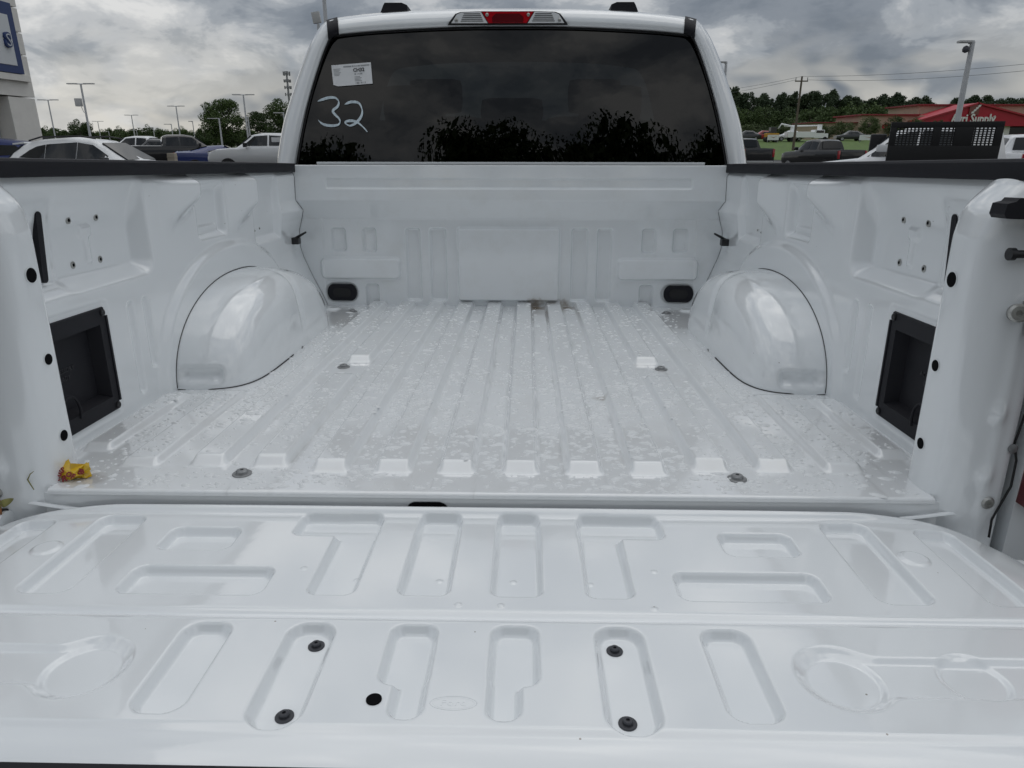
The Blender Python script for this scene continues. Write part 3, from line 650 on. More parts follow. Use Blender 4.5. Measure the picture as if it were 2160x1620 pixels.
m = MB(); m.prism(HOU, bl, .016); bh = tp(m.build('high_brake_lamp', BLACKM, truck))
REDL = mat('red lamp lens', (.48, .008, .018), .1, coat=1); REDD = mat('dark red lamp core', (.13, .006, .012), .2, coat=1); CLR = mat('clear lamp reflector', (.82, .83, .84), .12, coat=1)
m = MB(); m.prism([(-.072, 1.062), (.072, 1.062), (.098, 1.1015), (-.098, 1.1015)], lambda a, b, h: bl(a, b, .0165+h), .004); rl = m.build('red_lens', REDL, bh)
m = MB(); m.prism([(-.058, 1.064), (.058, 1.064), (.060, 1.082), (.045, 1.094), (-.045, 1.094), (-.060, 1.082)], lambda a, b, h: bl(a, b, .0207+h), .002); m.build('lamp_core', REDD, bh)
for sx in (-1, 1):
    m = MB(); m.prism([(sx*.076, 1.062), (sx*.214, 1.062), (sx*.193, 1.092), (sx*.175, 1.0985), (sx*.101, 1.1005)], lambda a, b, h: bl(a, b, .0163+h), .003); m.build('clear_lens', CLR, bh)
    for k in range(5):
        zq = 1.068+k*.0062; x0 = .092+k*.003; x1 = .178-k*.003
        m = MB(); m.prism([(sx*x0, zq), (sx*x1, zq), (sx*x1, zq+.0022), (sx*x0, zq+.0022)], lambda a, b, h: bl(a, b, .0195+h), .001); m.build('lens_rib', BLACKM, bh)
    for xx, zq in ((.195, 1.072), (.078, 1.090)):
        p = bl(sx*xx, zq, .020); m = MB(); m.lathe([(.0062, 0), (.0062, .003), (.004, .0052), (.001, .0055)], p, (0, -1, .05), 12); m.build('lamp_screw', ZINC, bh, True, 40)
    yb2 = 3.10; m = MB(); k = yb2/2.92
    c = cabp(sx*.4345-.006, 1.1105, yb2); m.prism([(-.052, -.012), (.052, -.012), (.050 if sx < 0 else .040, .014), (.030 if sx < 0 else .034, .022), (-.034 if sx < 0 else -.030, .022), (-.040 if sx < 0 else -.050, .014)], lambda a, b, h: (c[0]+a*k, yb2+h, c[2]+b*k), .12)
    tp(m.build('roof_mount_block', BLACKP, truck, False))
# label and marker on the glass
def gl(a, b, h=0): return cabp(a, b, ywin(b)-.001-h)
m = MB(); m.prism([(-.693, .916), (-.539, .927), (-.536, .851), (-.672, .841), (-.690, .846)], gl, .0008); lab = m.build('paper_label', PAPER, rg)
ang = math.atan2(.011, .154)
def lm(a, b): return (-.693+a*math.cos(ang)-b*math.sin(ang)*-1, .916-b+a*math.sin(ang))
def bar(a0, b0, a1, b1, mt, nm): m = MB(); m.prism([lm(a0, b0), lm(a1, b0), lm(a1, b1), lm(a0, b1)], lambda a, b, h: gl(a, b, .001+h), .0004); return m.build(nm, mt, lab)
m0 = MB()
for k in range(44):
    if random.random() < .72: a = .046+k*.0024; m0.prism([lm(a, .006), lm(a+.0016, .006), lm(a+.0016, .0115), lm(a, .0115)], lambda a, b, h: gl(a, b, .001+h), .0004)
m0.build('barcode', GREYINK, lab); m0 = MB()
for (b0, b1, a0, a1) in ((.034, .040, .086, .118), (.066, .072, .084, .126)):
    n = int((a1-a0)/.0022)
    for k in range(n):
        if random.random() < .7: a = a0+k*.0022; m0.prism([lm(a, b0), lm(a+.0014, b0), lm(a+.0014, b1), lm(a, b1)], lambda a, b, h: gl(a, b, .001+h), .0004)
m0.build('barcode', GREYINK, lab)
m0 = MB()
for k in range(6): m0.prism([lm(.006, .014+k*.0045), lm(.034-.004*(k % 3), .014+k*.0045), lm(.034-.004*(k % 3), .0155+k*.0045), lm(.006, .0155+k*.0045)], lambda a, b, h: gl(a, b, .001+h), .0004)
for k in range(4): m0.prism([lm(.084, .046+k*.0048), lm(.106+.006*(k % 2), .046+k*.0048), lm(.106+.006*(k % 2), .0478+k*.0048), lm(.084, .0478+k*.0048)], lambda a, b, h: gl(a, b, .001+h), .0004)
m0.build('small_print', GREYINK, lab)
c = gl(*lm(.104, .0235), .0018); tilt = math.atan(.19)
textmesh('label_code', 'CH32', .0185, INK, lab, Matrix.Translation(c) @ Matrix.Rotation(-ang, 4, 'Y') @ Matrix.Rotation(R(90)-tilt, 4, 'X'), .0005, bold=.0004)
def stroke(pts, name, rr_):
    D = dense(pts, 8); P = [Vector(cabp(a, b, ywin(b)-.0016)) for a, b in D]; n = len(P); V = []
    for i in range(n):
        d = P[min(i+1, n-1)]-P[max(i-1, 0)]; nn = Vector((-d.z, 0, d.x)).normalized(); wv = rr_*(.45+.75*abs(math.sin(i*.11+.6)))
        wv *= min(1, (i+2)/6, (n-i+1)/8)
        V += [P[i]+nn*wv, P[i]-nn*wv]
    V += [v+Vector((0, .0012, 0)) for v in V]; b = 2*n
    F = [(2*i, 2*i+1, 2*i+3, 2*i+2) for i in range(n-1)]+[(b+2*i+2, b+2*i+3, b+2*i+1, b+2*i) for i in range(n-1)]
    m = MB(); m.add(V, F); return m.build(name, CHALK, rg)
k29 = lambda L_: [(CAMB.x+(a-CAMB.x)*2.92/2.90, CAMB.z+(b-CAMB.z)*2.92/2.90) for a, b in L_]
stroke(k29([(-.751, .785), (-.713, .797), (-.683, .798), (-.669, .785), (-.674, .767), (-.694, .748), (-.67, .719), (-.675, .701), (-.702, .696), (-.735, .701), (-.755, .717)]), 'marker_digit', .0042)
stroke(k29([(-.646, .774), (-.618, .783), (-.59, .778), (-.579, .754), (-.584, .731), (-.604, .708), (-.631, .696), (-.649, .708), (-.63, .714), (-.604, .71), (-.581, .693), (-.563, .673)]), 'marker_digit', .0042)
# underbody so that nothing shows through below the floor
m = MB(); m.box((0, 2.0, -.22), (1.6, 1.6, .16), .02); tp(m.build('underbody', BLACKM, truck))

# ================================================================== things in the bed
def bedw(p): return TRUCK @ Vector(p)
# water standing in drops on the floor
DV, DF = [], []
def drop(x, y, r, el, ang, hgt, z0):
    n = 9; b = len(DV); ph = rng.uniform(0, 6.28, 3); ca, sa = math.cos(ang), math.sin(ang)
    for k in (1.0, .88, .52):
        for i in range(n):
            t = 2*math.pi*i/n; q = r*k*(1+.13*math.sin(2*t+ph[0])+.07*math.sin(3*t+ph[1]))
            a, c = q*el*math.cos(t), q*math.sin(t)
            DV.append((x+a*ca-c*sa, y+a*sa+c*ca, z0-.0003+(hgt+.0003)*(1-k*k)**.75))
    DV.append((x, y, z0+hgt))
    for k in range(2):
        for i in range(n): DF.append((b+k*n+i, b+k*n+(i+1) % n, b+(k+1)*n+(i+1) % n, b+(k+1)*n+i))
    for i in range(n): DF.append((b+2*n+i, b+2*n+(i+1) % n, b+3*n))
cy_ = rng.uniform(1.104, 2.76, 26000); cx_ = rng.uniform(-.80, .80, 26000); rn = rng.random((3, 26000)); ax_ = np.abs(cx_)
ok = ~((cy_ < 1.19) & (ax_ > .755)) & ~((ax_ > .635) & (cy_ > 1.66) & ~((cy_ > 2.55) & (ax_ < .66))) & ~((ax_ > .62) & (rn[0] < .5)) & ~((cy_ > 1.85) & (rn[1] > .45))
ok &= (np.abs(floor_h(cx_+.004, cy_)-floor_h(cx_-.004, cy_)) < .0012) & (np.abs(floor_h(cx_, cy_+.006)-floor_h(cx_, cy_-.006)) < .001)
ok &= rn[2] < .35+.65*(np.sin(cx_*9+cy_*5)*np.sin(cy_*7-cx_*4) > -.35)
for x, y, z0 in list(zip(cx_[ok], cy_[ok], floor_h(cx_, cy_)[ok]))[:5400]:
    r_ = float(np.clip(rng.lognormal(math.log(.0033 if y < 1.7 else .0024), .50), .0012, .0095)); el = rng.uniform(1.0, 1.9) if r_ > .003 else rng.uniform(.9, 1.3)
    drop(x, y, r_, el, rng.normal(0, .35), min(.0030, r_*.46), z0)
wd = meshobj('water_drops', DV, DF, WATER, None, True); wd.matrix_world = TRUCK; tag(wd, 'raindrops standing on the white bed floor', 'water', kind='stuff')

# crumpled yellow wrapper with dark red lettering in the left rear corner
YEL = mat('yellow printed film', (.62, .40, .012), .32, coat=.4, noise_amt=.12, noise_scale=40); RDI = mat('dark red print', (.22, .015, .02), .4)
wr = empty('candy_wrapper', bedw((-.748, 1.132, 0))); wr.rotation_euler = (-RAKE, 0, 0)
tag(wr, 'crumpled yellow wrapper with dark red lettering lying on the bed floor by the left pillar', 'wrapper')
from mathutils.geometry import delaunay_2d_cdt
OUTL = [(555, 1110), (590, 1143), (640, 1150), (690, 1146), (740, 1130), (785, 1108), (830, 1080), (862, 1055), (852, 1000), (818, 983), (795, 1016), (760, 1004), (722, 938), (690, 958), (668, 990), (634, 934), (604, 985), (590, 1030), (572, 1065)]
INN = [(640, 1040), (668, 1030), (700, 1010), (735, 1040), (690, 1075), (640, 1090), (600, 1095), (745, 1085), (800, 1050), (715, 1110), (660, 1120), (620, 1060), (775, 1070), (690, 1045)]
P2 = [Vector((a, -b)) for a, b in OUTL+INN]; no = len(OUTL)
res = delaunay_2d_cdt(P2, [(i, (i+1) % no) for i in range(no)], [list(range(no))[::-1]], 1, 1e-6)
kx = .000205; V = []
for i, p_ in enumerate(res[0]):
    a, b = p_.x, -p_.y; h = (1150-b)*.000150; rnd = rng.normal(0, .0042)
    V.append(((a-700)*kx+rng.normal(0, .0012), h*.35+rnd-(.006 if i >= no else 0), max(0, h+(rng.normal(0, .002) if b < 1100 else 0))+.0008))
FW = [tuple(f_) for f_ in res[2]]
body = meshobj('wrapper_film', V, FW, YEL, wr, False); sm = body.modifiers.new('th', 'SOLIDIFY'); sm.thickness = .0006
VB = [(-x*.9+.002, y+.010, max(.0008, z*.75-.002)) for x, y, z in V]
b2 = meshobj('wrapper_film', VB, [f_ for f_ in FW], YEL, wr, False); sm = b2.modifiers.new('th', 'SOLIDIFY'); sm.thickness = .0006
for (a, b, ch, sz, ro) in ((620, 1060, 'S', .0125, .5), (600, 1095, 'E', .0110, .35), (660, 1120, 'R', .0125, .3), (690, 1075, 'O', .010, .2), (745, 1085, 'F', .0105, -.4), (775, 1070, 'E', .0105, -.3), (800, 1050, 'B', .010, .3), (640, 1040, 'S', .011, .2)):
    p_ = Vector(V[no+INN.index((a, b))])
    textmesh('wrapper_letter', ch, sz, RDI, wr, Matrix.Translation(p_+Vector((0, -.0035, .0015))) @ Matrix.Rotation(R(58), 4, 'X') @ Matrix.Rotation(ro, 4, 'Z') @ Matrix.Scale(1.25, 4), .0005, bold=.0005)
# dead leaf stuck by the left hinge, blade of grass by the pillar
LEAF = mat('dry brown leaf', (.26, .11, .045), .7, noise_amt=.35, noise_scale=60); LEAFG = mat('withered green leaf', (.20, .19, .06), .7, noise_amt=.3, noise_scale=60)
lf = empty('dead_leaf', bedw((-.833, 1.058, -.024))); tag(lf, 'small brown and green dead leaf caught at the left tailgate hinge', 'leaf')
def leafmesh(nm, Lh, Wd_, mt, M):
    V = []; n = 9
    for i in range(n):
        t = i/(n-1); wv = Wd_*math.sin(math.pi*min(1, t*1.02))**.8*(1-.35*t)+.0006
        V += [(-wv, t*Lh, .004*math.sin(t*5)+wv*.3), (0, t*Lh, .004*math.sin(t*5)), (wv, t*Lh, .004*math.sin(t*5)+wv*.4)]
    F = [(3*i+k, 3*i+k+1, 3*i+k+4, 3*i+k+3) for i in range(n-1) for k in range(2)]
    o = meshobj(nm, [M @ Vector(v) for v in V], F, mt, lf, True); sm = o.modifiers.new('th', 'SOLIDIFY'); sm.thickness = .0005
leafmesh('leaf_blade', .030, .010, LEAF, Matrix.Translation((0, 0, -.01)) @ Matrix.Rotation(R(75), 4, 'X') @ Matrix.Rotation(.25, 4, 'Z'))
leafmesh('leaf_blade', .022, .007, LEAFG, Matrix.Translation((.006, -.002, .012)) @ Matrix.Rotation(R(80), 4, 'X') @ Matrix.Rotation(-1.1, 4, 'Z'))
m = MB(); m.tube([(0, 0, -.01), (.004, -.002, .012), (.003, -.002, .028)], .0009, 6); m.build('leaf_stem', LEAFG, lf)
m = MB(); m.tube([(0, 0, 0), (-.004, -.001, .013), (-.0065, -.001, .020), (.000, -.001, .030), (.008, -.001, .036)], [.0007, .0010, .0012, .0009, .0004], 6)
gb = m.build('grass_blade', LEAFG); gb.matrix_world = TRUCK @ Matrix.Translation((-.788, 1.086, .002)); tag(gb, 'bent dry grass blade stuck to the foot of the left pillar', 'grass blade')

# ================================================================== background: trees
def foliage(name, c1, c2):
    m = bpy.data.materials.new(name); m.use_nodes = True; t = m.node_tree; b = t.nodes['Principled BSDF']; b.inputs['Roughness'].default_value = .65; b.inputs['Specular IOR Level'].default_value = .25
    oi = t.nodes.new('ShaderNodeObjectInfo'); tcn = t.nodes.new('ShaderNodeTexCoord'); n = t.nodes.new('ShaderNodeTexNoise'); n.inputs['Scale'].default_value = 5; n.inputs['Detail'].default_value = 4
    t.links.new(tcn.outputs['Object'], n.inputs['Vector'])
    ad = t.nodes.new('ShaderNodeMath'); ad.operation = 'MULTIPLY_ADD'; t.links.new(oi.outputs['Random'], ad.inputs[0]); ad.inputs[1].default_value = .5; t.links.new(n.outputs['Fac'], ad.inputs[2])
    mr = t.nodes.new('ShaderNodeMapRange'); mr.inputs[1].default_value = .35; mr.inputs[2].default_value = 1.1; t.links.new(ad.outputs[0], mr.inputs[0])
    mx = t.nodes.new('ShaderNodeMix'); mx.data_type = 'RGBA'; mx.inputs[6].default_value = (*c1, 1); mx.inputs[7].default_value = (*c2, 1); t.links.new(mr.outputs[0], mx.inputs[0]); t.links.new(mx.outputs[2], b.inputs['Base Color'])
    return m
LEAFD = foliage('broadleaf foliage', (.034, .058, .020), (.082, .125, .036))
LEAFP = foliage('pine foliage', (.028, .048, .024), (.058, .086, .038))
LEAFY = foliage('young foliage', (.045, .070, .028), (.090, .120, .045))
BARK = mat('bark', (.060, .048, .038), .9, noise_amt=.3, noise_scale=6)
def crown(seed, n, leaf, kind):
    g = np.random.default_rng(seed); cl = []
    nc = 60; AS = 2.9 if kind == 'pine' else 2.2
    for _ in range(nc):
        if kind == 'pine':
            h = g.uniform(.10, 1); rad = (.80*(1-h)**.6+.10)*math.sqrt(g.uniform(.1, 1)); a = g.uniform(0, 6.28); cl.append((rad*math.cos(a), rad*math.sin(a), h*.96*AS, .20+.10*(1-h)))
        else:
            v = g.normal(0, 1, 3); v /= np.linalg.norm(v); k = g.uniform(.45, 1.0)**.6
            z = .56+.40*v[2]*k; wdt = .84 if z > .45 else .84*(.5+z)
            cl.append((v[0]*k*wdt, v[1]*k*wdt, z*AS, g.uniform(.18, .32)))
    C_ = np.array(cl)[g.integers(nc, size=n)]; un = lambda a: a/np.linalg.norm(a, axis=1, keepdims=True)
    d = un(g.normal(0, 1, (n, 3))); p = C_[:, :3]+d*C_[:, 3:]*g.uniform(.55, 1.05, (n, 1))*np.array([1.1, 1.1, .8])
    a = un(g.normal(0, 1, (n, 3))); b = un(np.cross(a, g.normal(0, 1, (n, 3)))); s_ = leaf*g.uniform(.6, 1.4, (n, 1))
    V = np.stack([p-a*s_, p+b*s_*.55, p+a*s_, p-b*s_*.55], 1).reshape(-1, 3); F = np.arange(4*n).reshape(n, 4).tolist()
    if n > 50000:      # inner twigs and shaded leaves close the crown
        m_ = 9000; C2 = np.array(cl)[g.integers(nc, size=m_)]; p = C2[:, :3]+un(g.normal(0, 1, (m_, 3)))*C2[:, 3:]*g.uniform(0, .8, (m_, 1))
        a = un(g.normal(0, 1, (m_, 3))); b = un(np.cross(a, g.normal(0, 1, (m_, 3)))); s_ = .055*g.uniform(.6, 1.3, (m_, 1))
        V = np.concatenate([V, np.stack([p-a*s_, p+b*s_*.7, p+a*s_, p-b*s_*.7], 1).reshape(-1, 3)]); F = np.arange(len(V)).reshape(-1, 4).tolist()
    me = bpy.data.meshes.new('crown'); me.from_pydata(V.tolist(), [], F); me.update(); return me
def trunk(seed, kind):
    g = np.random.default_rng(seed+99); m = MB()
    m.tube([(0, 0, -.05), (.01, .01, .2), (-.01, .02, .5), (.01, 0, .85 if kind == 'pine' else .7)], [.06, .05, .036, .012], 7)
    for _ in range(7):
        a = g.uniform(0, 6.28); z = g.uniform(.22, .6); r_ = g.uniform(.25, .6)
        m.tube([(0, 0, z), (r_*.5*math.cos(a), r_*.5*math.sin(a), z+.10), (r_*math.cos(a), r_*math.sin(a), z+.22)], [.026, .016, .006], 5)
    AS = 2.9 if kind == 'pine' else 2.2; m.v = [(a, b, c*AS) for a, b, c in m.v]
    o = m.build('trunk', BARK); me = o.data; bpy.data.objects.remove(o); return me
PROT = {}
for nm, kind, mt, n, lf_, seeds in (('broad', 'b', LEAFD, 4200, .060, (1, 2, 3)), ('fine', 'b', LEAFD, 16000, .032, (4, 5)), ('pine', 'pine', LEAFP, 4200, .060, (6, 7, 8)), ('young', 'b', LEAFY, 3200, .055, (9, 10)), ('dense', 'b', LEAFD, 80000, .0155, (12, 13))):
    PROT[nm] = []
    for s_ in seeds:
        me = crown(s_, n, lf_, kind); me.materials.append(mt); PROT[nm].append((me, trunk(s_, kind)))
def tree(name, kind, p, h, wd, label, group=None, idx=None):
    me, tr = PROT[kind][(random.randrange(len(PROT[kind])) if idx is None else idx)]
    t = empty(name, p, random.uniform(0, 6.28)); asp = 2.9 if kind == 'pine' else 2.2; t.scale = (wd/2, wd/2, h/asp)
    link(bpy.data.objects.new('trunk', tr), t); link(bpy.data.objects.new('crown', me), t)
    return tag(t, label, 'tree', group)
def tree_px(name, kind, u, vt, y, wpx, label, group=None, zb=0.0, idx=None):
    p = at(u, vt, y); return tree(name, kind, (p.x, p.y, zb), p.z-zb, wpx/FOC*y*1.02, label, group, idx)
# left side
tree_px('oak_tree', 'fine', 466, 208, 120, 95, 'large round dark tree rising above the silver pickup', idx=0)
tree_px('oak_tree', 'fine', 543, 235, 118, 60, 'medium dark tree just right of the large round tree')
tree_px('oak_tree', 'fine', 598, 202, 112, 90, 'tall dark tree partly hidden behind the left side of the cab', idx=1)
tree_px('oak_tree', 'fine', 165, 248, 112, 50, 'lone bright green tree above the white crossover', idx=1)
for k in range(40):
    u = 84+k*11.5+random.uniform(-5, 5); v = 274+random.uniform(-8, 9)-(8 if 280 < u < 330 else 0)
    tree_px('hedgerow_tree', 'broad', u, v, 205+random.uniform(-15, 25), random.uniform(30, 44), 'low dark tree in the distant row behind the left parking lot', 'distant trees behind the left parking lot')
# right side woodland: tall pines behind, broadleaf trees in front
prof = [(1545, 180), (1575, 190), (1620, 195), (1660, 200), (1700, 197), (1740, 190), (1790, 200), (1850, 205), (1900, 200), (1960, 208), (2000, 211), (2060, 206), (2160, 204)]
for k in range(54):
    u = 1535+k*12+random.uniform(-6, 6); v = np.interp(u, [a for a, b in prof], [b for a, b in prof])+random.uniform(-5, 9)
    tree_px('pine_tree', 'pine', u, v, 215+random.uniform(-12, 18), random.uniform(46, 64), 'dark pine in the tall wood on the right skyline', 'pines on the right skyline', zb=1.5)
for k in range(30):
    u = 1545+k*14.5+random.uniform(-6, 6); v = 232+random.uniform(-14, 14)
    tree_px('woodland_tree', 'broad', u, v, 190+random.uniform(-8, 8), random.uniform(48, 70), 'mid green broadleaf tree at the edge of the right wood', 'broadleaf trees at the edge of the right wood', zb=1.5)
for k in range(9):
    u = 1552+k*22+random.uniform(-5, 5); v = 258+random.uniform(-10, 8)
    tree_px('woodland_shrub', 'young', u, v, 172+random.uniform(-4, 4), random.uniform(40, 55), 'low bushy tree at the foot of the right wood', 'bushes at the foot of the right wood', zb=1.6)
for u, v, wp, lb in ((1745, 262, 42, 'small leafy tree at the left end of the tan building'), (1780, 254, 46, 'small tree second from the left before the tan building'), (1836, 242, 44, 'taller slim tree before the tan wall'), (1888, 240, 38, 'dark small tree touching the red gable on its left'), (1933, 245, 34, 'pale small tree under the left slope of the red gable'), (1982, 250, 24, 'tiny tree before the red gable')):
    tree_px('lot_tree', 'young', u, v, 125, wp, lb, zb=2.0)
# trees behind the photographer, mirrored in the rear window
for x, y, h, wd_, lb in ((-22, -37, 18.6, 16, 'far left of the row'), (-12, -35, 18.4, 14, 'left of the row'), (-6.5, -38, 18.6, 12, 'left of the middle gap'), (-1.9, -34, 19.0, 13, 'tall, left of the middle'), (4.4, -34, 19.1, 13, 'tall, right of the middle'), (10.5, -35, 19.0, 14, 'right of the row'), (18, -36, 19.4, 16, 'far right of the row'), (1, -50, 22.6, 30, 'behind the gap in the row')):
    tree('oak_tree', 'dense', (x, y, 0), h, wd_, 'dark tree mirrored in the cab rear window, '+lb)

# ================================================================== lamp posts and other poles
POLE = mat('pale grey painted pole', (.52, .53, .54), .5, noise_amt=.08)
LAMPH = mat('lamp head grey', (.50, .50, .49), .5)
def lamp(ub, ut, vt, y, kind, label, r_=.075, arm=1.0, ann=None, side=-1):
    pt = at(ut, vt, y); t = empty('lamp_post', (pt.x, pt.y, 0)); h = pt.z
    m = MB(); m.cyl((0, 0, 0), (0, 0, h), r_*1.15, r_*.8, 10); m.build('pole', POLE, t, True, 40)
    if kind == 'double':
        for sx in (-1, 1):
            m = MB(); m.box((sx*arm*.62, 0, h+.02), (arm*.75, .34, .10), .03); m.build('lamp_head', LAMPH, t, True, 40)
        m = MB(); m.cyl((-arm*.4, 0, h), (arm*.4, 0, h), .05, n=8); m.build('cross_arm', POLE, t, True, 40)
    elif kind == 'single':
        m = MB(); m.box((side*arm*.62, 0, h), (arm*1.0, .32, .11), .03); m.build('lamp_head', LAMPH, t, True, 40)
        m = MB(); m.box((side*.06, 0, h-.02), (.22, .16, .16), .02); m.build('arm_bracket', POLE, t, True, 40)
    if ann == 'box':
        m = MB(); m.box((-.55, 0, h-1.7), (.6, .35, .75), .04); m.build('speaker_box', LAMPH, t, True, 40)
        m = MB(); m.tube([(-.35, 0, h-2.1), (-.2, 0, h-2.6), (0, 0, h-2.7)], .03, 6); m.build('box_bracket', POLE, t, True)
    if ann == 'cam':
        m = MB(); m.lathe([(.02, 0), (.13, .05), (.16, .16), (.12, .28), (.03, .33)], (-.27, 0, h-.50), (0, 0, 1), 14); m.build('dome_camera', mat('dark dome', (.05, .05, .06), .3), t, True, 40)
    return tag(t, label, 'lamp post')
for a in ((116, 101, 211, 97, 'double', 'twin headed lamp post nearest the white dealership building', .09, 1.35), (190, 170, 177, 74, 'double', 'tall twin headed lamp post with a box on its left side', .11, 1.35, 'box'), (213, 206, 256, 181, 'double', 'small distant twin headed lamp post above the white crossover roof', .10, 1.4),
          (287, 277, 243, 145, 'double', 'distant twin headed lamp post above the far white pickup', .10, 1.35), (383, 371, 224, 113, 'double', 'twin headed lamp post rising above the black pickup', .10, 1.3), (523, 513, 200, 88, 'double', 'twin headed lamp post above the silver pickup cab', .10, 1.3),
          (160, 156, 269, 165, 'double', 'short distant twin lamp beside the lone green tree', .10, 1.0)): lamp(*a)
for a in ((232, 229, 277, 205, 'single', 'short single armed lamp just left of the small twin lamp post', .10, 1.5), (294, 288, 275, 200, 'single', 'short single armed lamp right behind the distant twin lamp', .10, 1.2), (329, 323, 269, 165, 'single', 'single armed lamp over the rear of the black pickup', .10, 1.2), (366, 361, 262, 140, 'single', 'single armed lamp left of the twin lamp over the black pickup', .10, 1.2),
          (413, 406, 256, 125, 'single', 'slim single lamp above the blue coupe', .08, .6), (468, 462, 250, 112, 'single', 'thick single armed lamp before the large round tree', .13, 1.6), (527, 523, 247, 105, 'single', 'single armed lamp close behind the twin lamp by the silver pickup', .10, 1.0), (601, 598, 238, 92, 'single', 'single armed lamp beside the left edge of the cab', .10, 1.1)): lamp(*a)
lamp(2028, 2052, 88, 38, 'single', 'tall pale lamp post on the right with a dome camera under its arm', .14, .62, 'cam')
lamp(1527, 1532, 131, 60, 'single', 'lamp post peeking out above the right side of the cab', .12, .55)
p = at(679, -60, 40); t = empty('tall_pole', (p.x, p.y, 0)); m = MB(); m.cyl((0, 0, 0), (0, 0, p.z), .13, .09, 10); m.build('pole', POLE, t, True, 40); tag(t, 'tall bare pole running out of the top beside the cab', 'pole')
p = at(664, 32, 28); t = empty('flood_lamp', (p.x, p.y, 0)); m = MB(); m.cyl((.1, 0, 0), (.1, 0, p.z-.28), .055, .05, 10); m.build('pole', POLE, t, True, 40)
m = MB(); m.box((.05, 0, p.z-.08), (.30, .12, .38), .04, Matrix.Rotation(-.15, 4, 'Y')); m.build('lamp_head', LAMPH, t, True, 40); tag(t, 'box shaped flood lamp on a post beside the top left of the cab', 'flood lamp')
# lamp post behind the camera, mirrored as a bright vertical line
# utility pole with wires
WOOD = mat('weathered pole wood', (.12, .095, .075), .9, noise_amt=.2)
p = at(1692, 161, 95); t = empty('utility_pole', (p.x, p.y, 0)); m = MB(); m.cyl((0, 0, 0), (0, 0, p.z), .17, .11, 10); m.build('pole', WOOD, t, True, 40)
m = MB(); m.box((0, 0, p.z-.55), (1.6, .12, .14), .01); m.build('cross_arm', WOOD, t)
for x in (-.72, .05, .72): m = MB(); m.cyl((x, 0, p.z-.5), (x, 0, p.z-.12), .05, n=8); m.build('insulator', GREYM, t)
tag(t, 'wooden utility pole with a cross arm in front of the right wood', 'utility pole')
WIRE = mat('overhead wire', (.10, .10, .11), .6)
def wire(a, b, sag, label):
    P = []
    for i in range(17):
        s_ = i/16; q = a.lerp(b, s_); P.append((q.x, q.y, q.z-sag*4*s_*(1-s_)))
    m = MB(); m.tube(P, .018, 5); o = m.build('power_line', WIRE); tag(o, label, 'power line', 'overhead power lines')
top = Vector((p.x, p.y, p.z)); arm_ = Vector((p.x+.72, p.y, p.z-.4))
wire(top, at(2230, 128, 70), .35, 'upper overhead wire running right from the utility pole'); wire(arm_, at(2230, 142, 70), .45, 'lower overhead wire running right from the utility pole')
wire(top, at(1480, 196, 130), .2, 'upper overhead wire running left from the utility pole'); wire(Vector((p.x-.72, p.y, p.z-.4)), at(1480, 204, 130), .2, 'lower overhead wire running left from the utility pole')
# cell tower
p = at(604, 150, 300); t = empty('cell_tower', (p.x, p.y, 0)); m = MB(); m.cyl((0, 0, 0), (0, 0, p.z), .55, .35, 10); m.build('mast', GREYM, t, True, 40)
for k, zq in enumerate((p.z-.9, p.z-3.6, p.z-6.0, p.z-8.6)):
    m = MB()
    for j in range(7):
        a = j*.9+k; m.box((1.25*math.cos(a), 1.25*math.sin(a), zq), (.38, .38, 1.5 if k == 0 else 1.1), .05); m.cyl((0, 0, zq), (1.2*math.cos(a), 1.2*math.sin(a), zq), .06, n=6)
    m.build('antenna_array', GREYM, t)
tag(t, 'cell tower with stacked antenna rings beside the cab', 'cell tower')

# ================================================================== buildings
STUC = mat('cream white panel', (.74, .72, .68), .75, noise_amt=.06, noise_scale=1.5); BLUE = mat('navy sign blue', (.022, .045, .15), .45); SIGNW = mat('sign face white', (.62, .64, .66), .5)
GLASSB = mat('dark building glass', (.015, .02, .025), .05, spec=.8); ALU = mat('aluminium mullion', (.55, .56, .57), .4, .5)
XF = -20.0
def onwall(u, v): # point of the wall plane x = XF
    d = CAMR @ Vector(((u-1080)/FOC, -(v-810)/FOC, -1)); t = (XF-CAMW.x)/d.x; q = CAMW+d*t; return q.y, q.z
yc, _ = onwall(86, 265); _, zsoff = onwall(30, 203)
bd = empty('dealership_building', (XF, yc, 0)); tag(bd, 'cream white dealership building with a blue framed sign at the left edge', 'building')
ztop = 13.0; yn = yc-14
def bpart(name, x0, x1, y0, y1, z0, z1, mt, par=None, bv=.012):
    m = MB(); m.box(((x0+x1)/2, (y0+y1)/2-(yc), (z0+z1)/2), (x1-x0, y1-y0, z1-z0), bv); return m.build(name, mt, par or bd)
bpart('core', -9, -.12, yn-2, yc-.05, zsoff+.02, ztop, STUC); bpart('core', -9, -.7, yn-2, yc-.05, 0, zsoff+.03, STUC)
ywr, _ = onwall(30, 260)
zj = [zsoff]+[onwall(55, v)[1] for v in (118, 72, 22)]+[ztop]
for i in range(4):
    bpart('wall_panel', -.12, 0, yc-2.6, yc, zj[i]+.02, zj[i+1]-.02, STUC); bpart('wall_panel', -.12, 0, yn, yc-2.64, zj[i]+.02, zj[i+1]-.02, STUC)
bpart('pier_panel', -.7, -.02, ywr, yc, 0, zsoff-.02, STUC)
# window wall under the overhang
bpart('window_glass', -.78, -.72, yn, ywr, .2, zsoff, GLASSB)
for k in range(6): bpart('mullion', -.72, -.62, ywr-.12-k*1.5, ywr-.02-k*1.5, .2, zsoff, ALU)
for zq in (zsoff-.55, zsoff-1.9): bpart('transom', -.70, -.64, yn, ywr, zq, zq+.10, ALU)
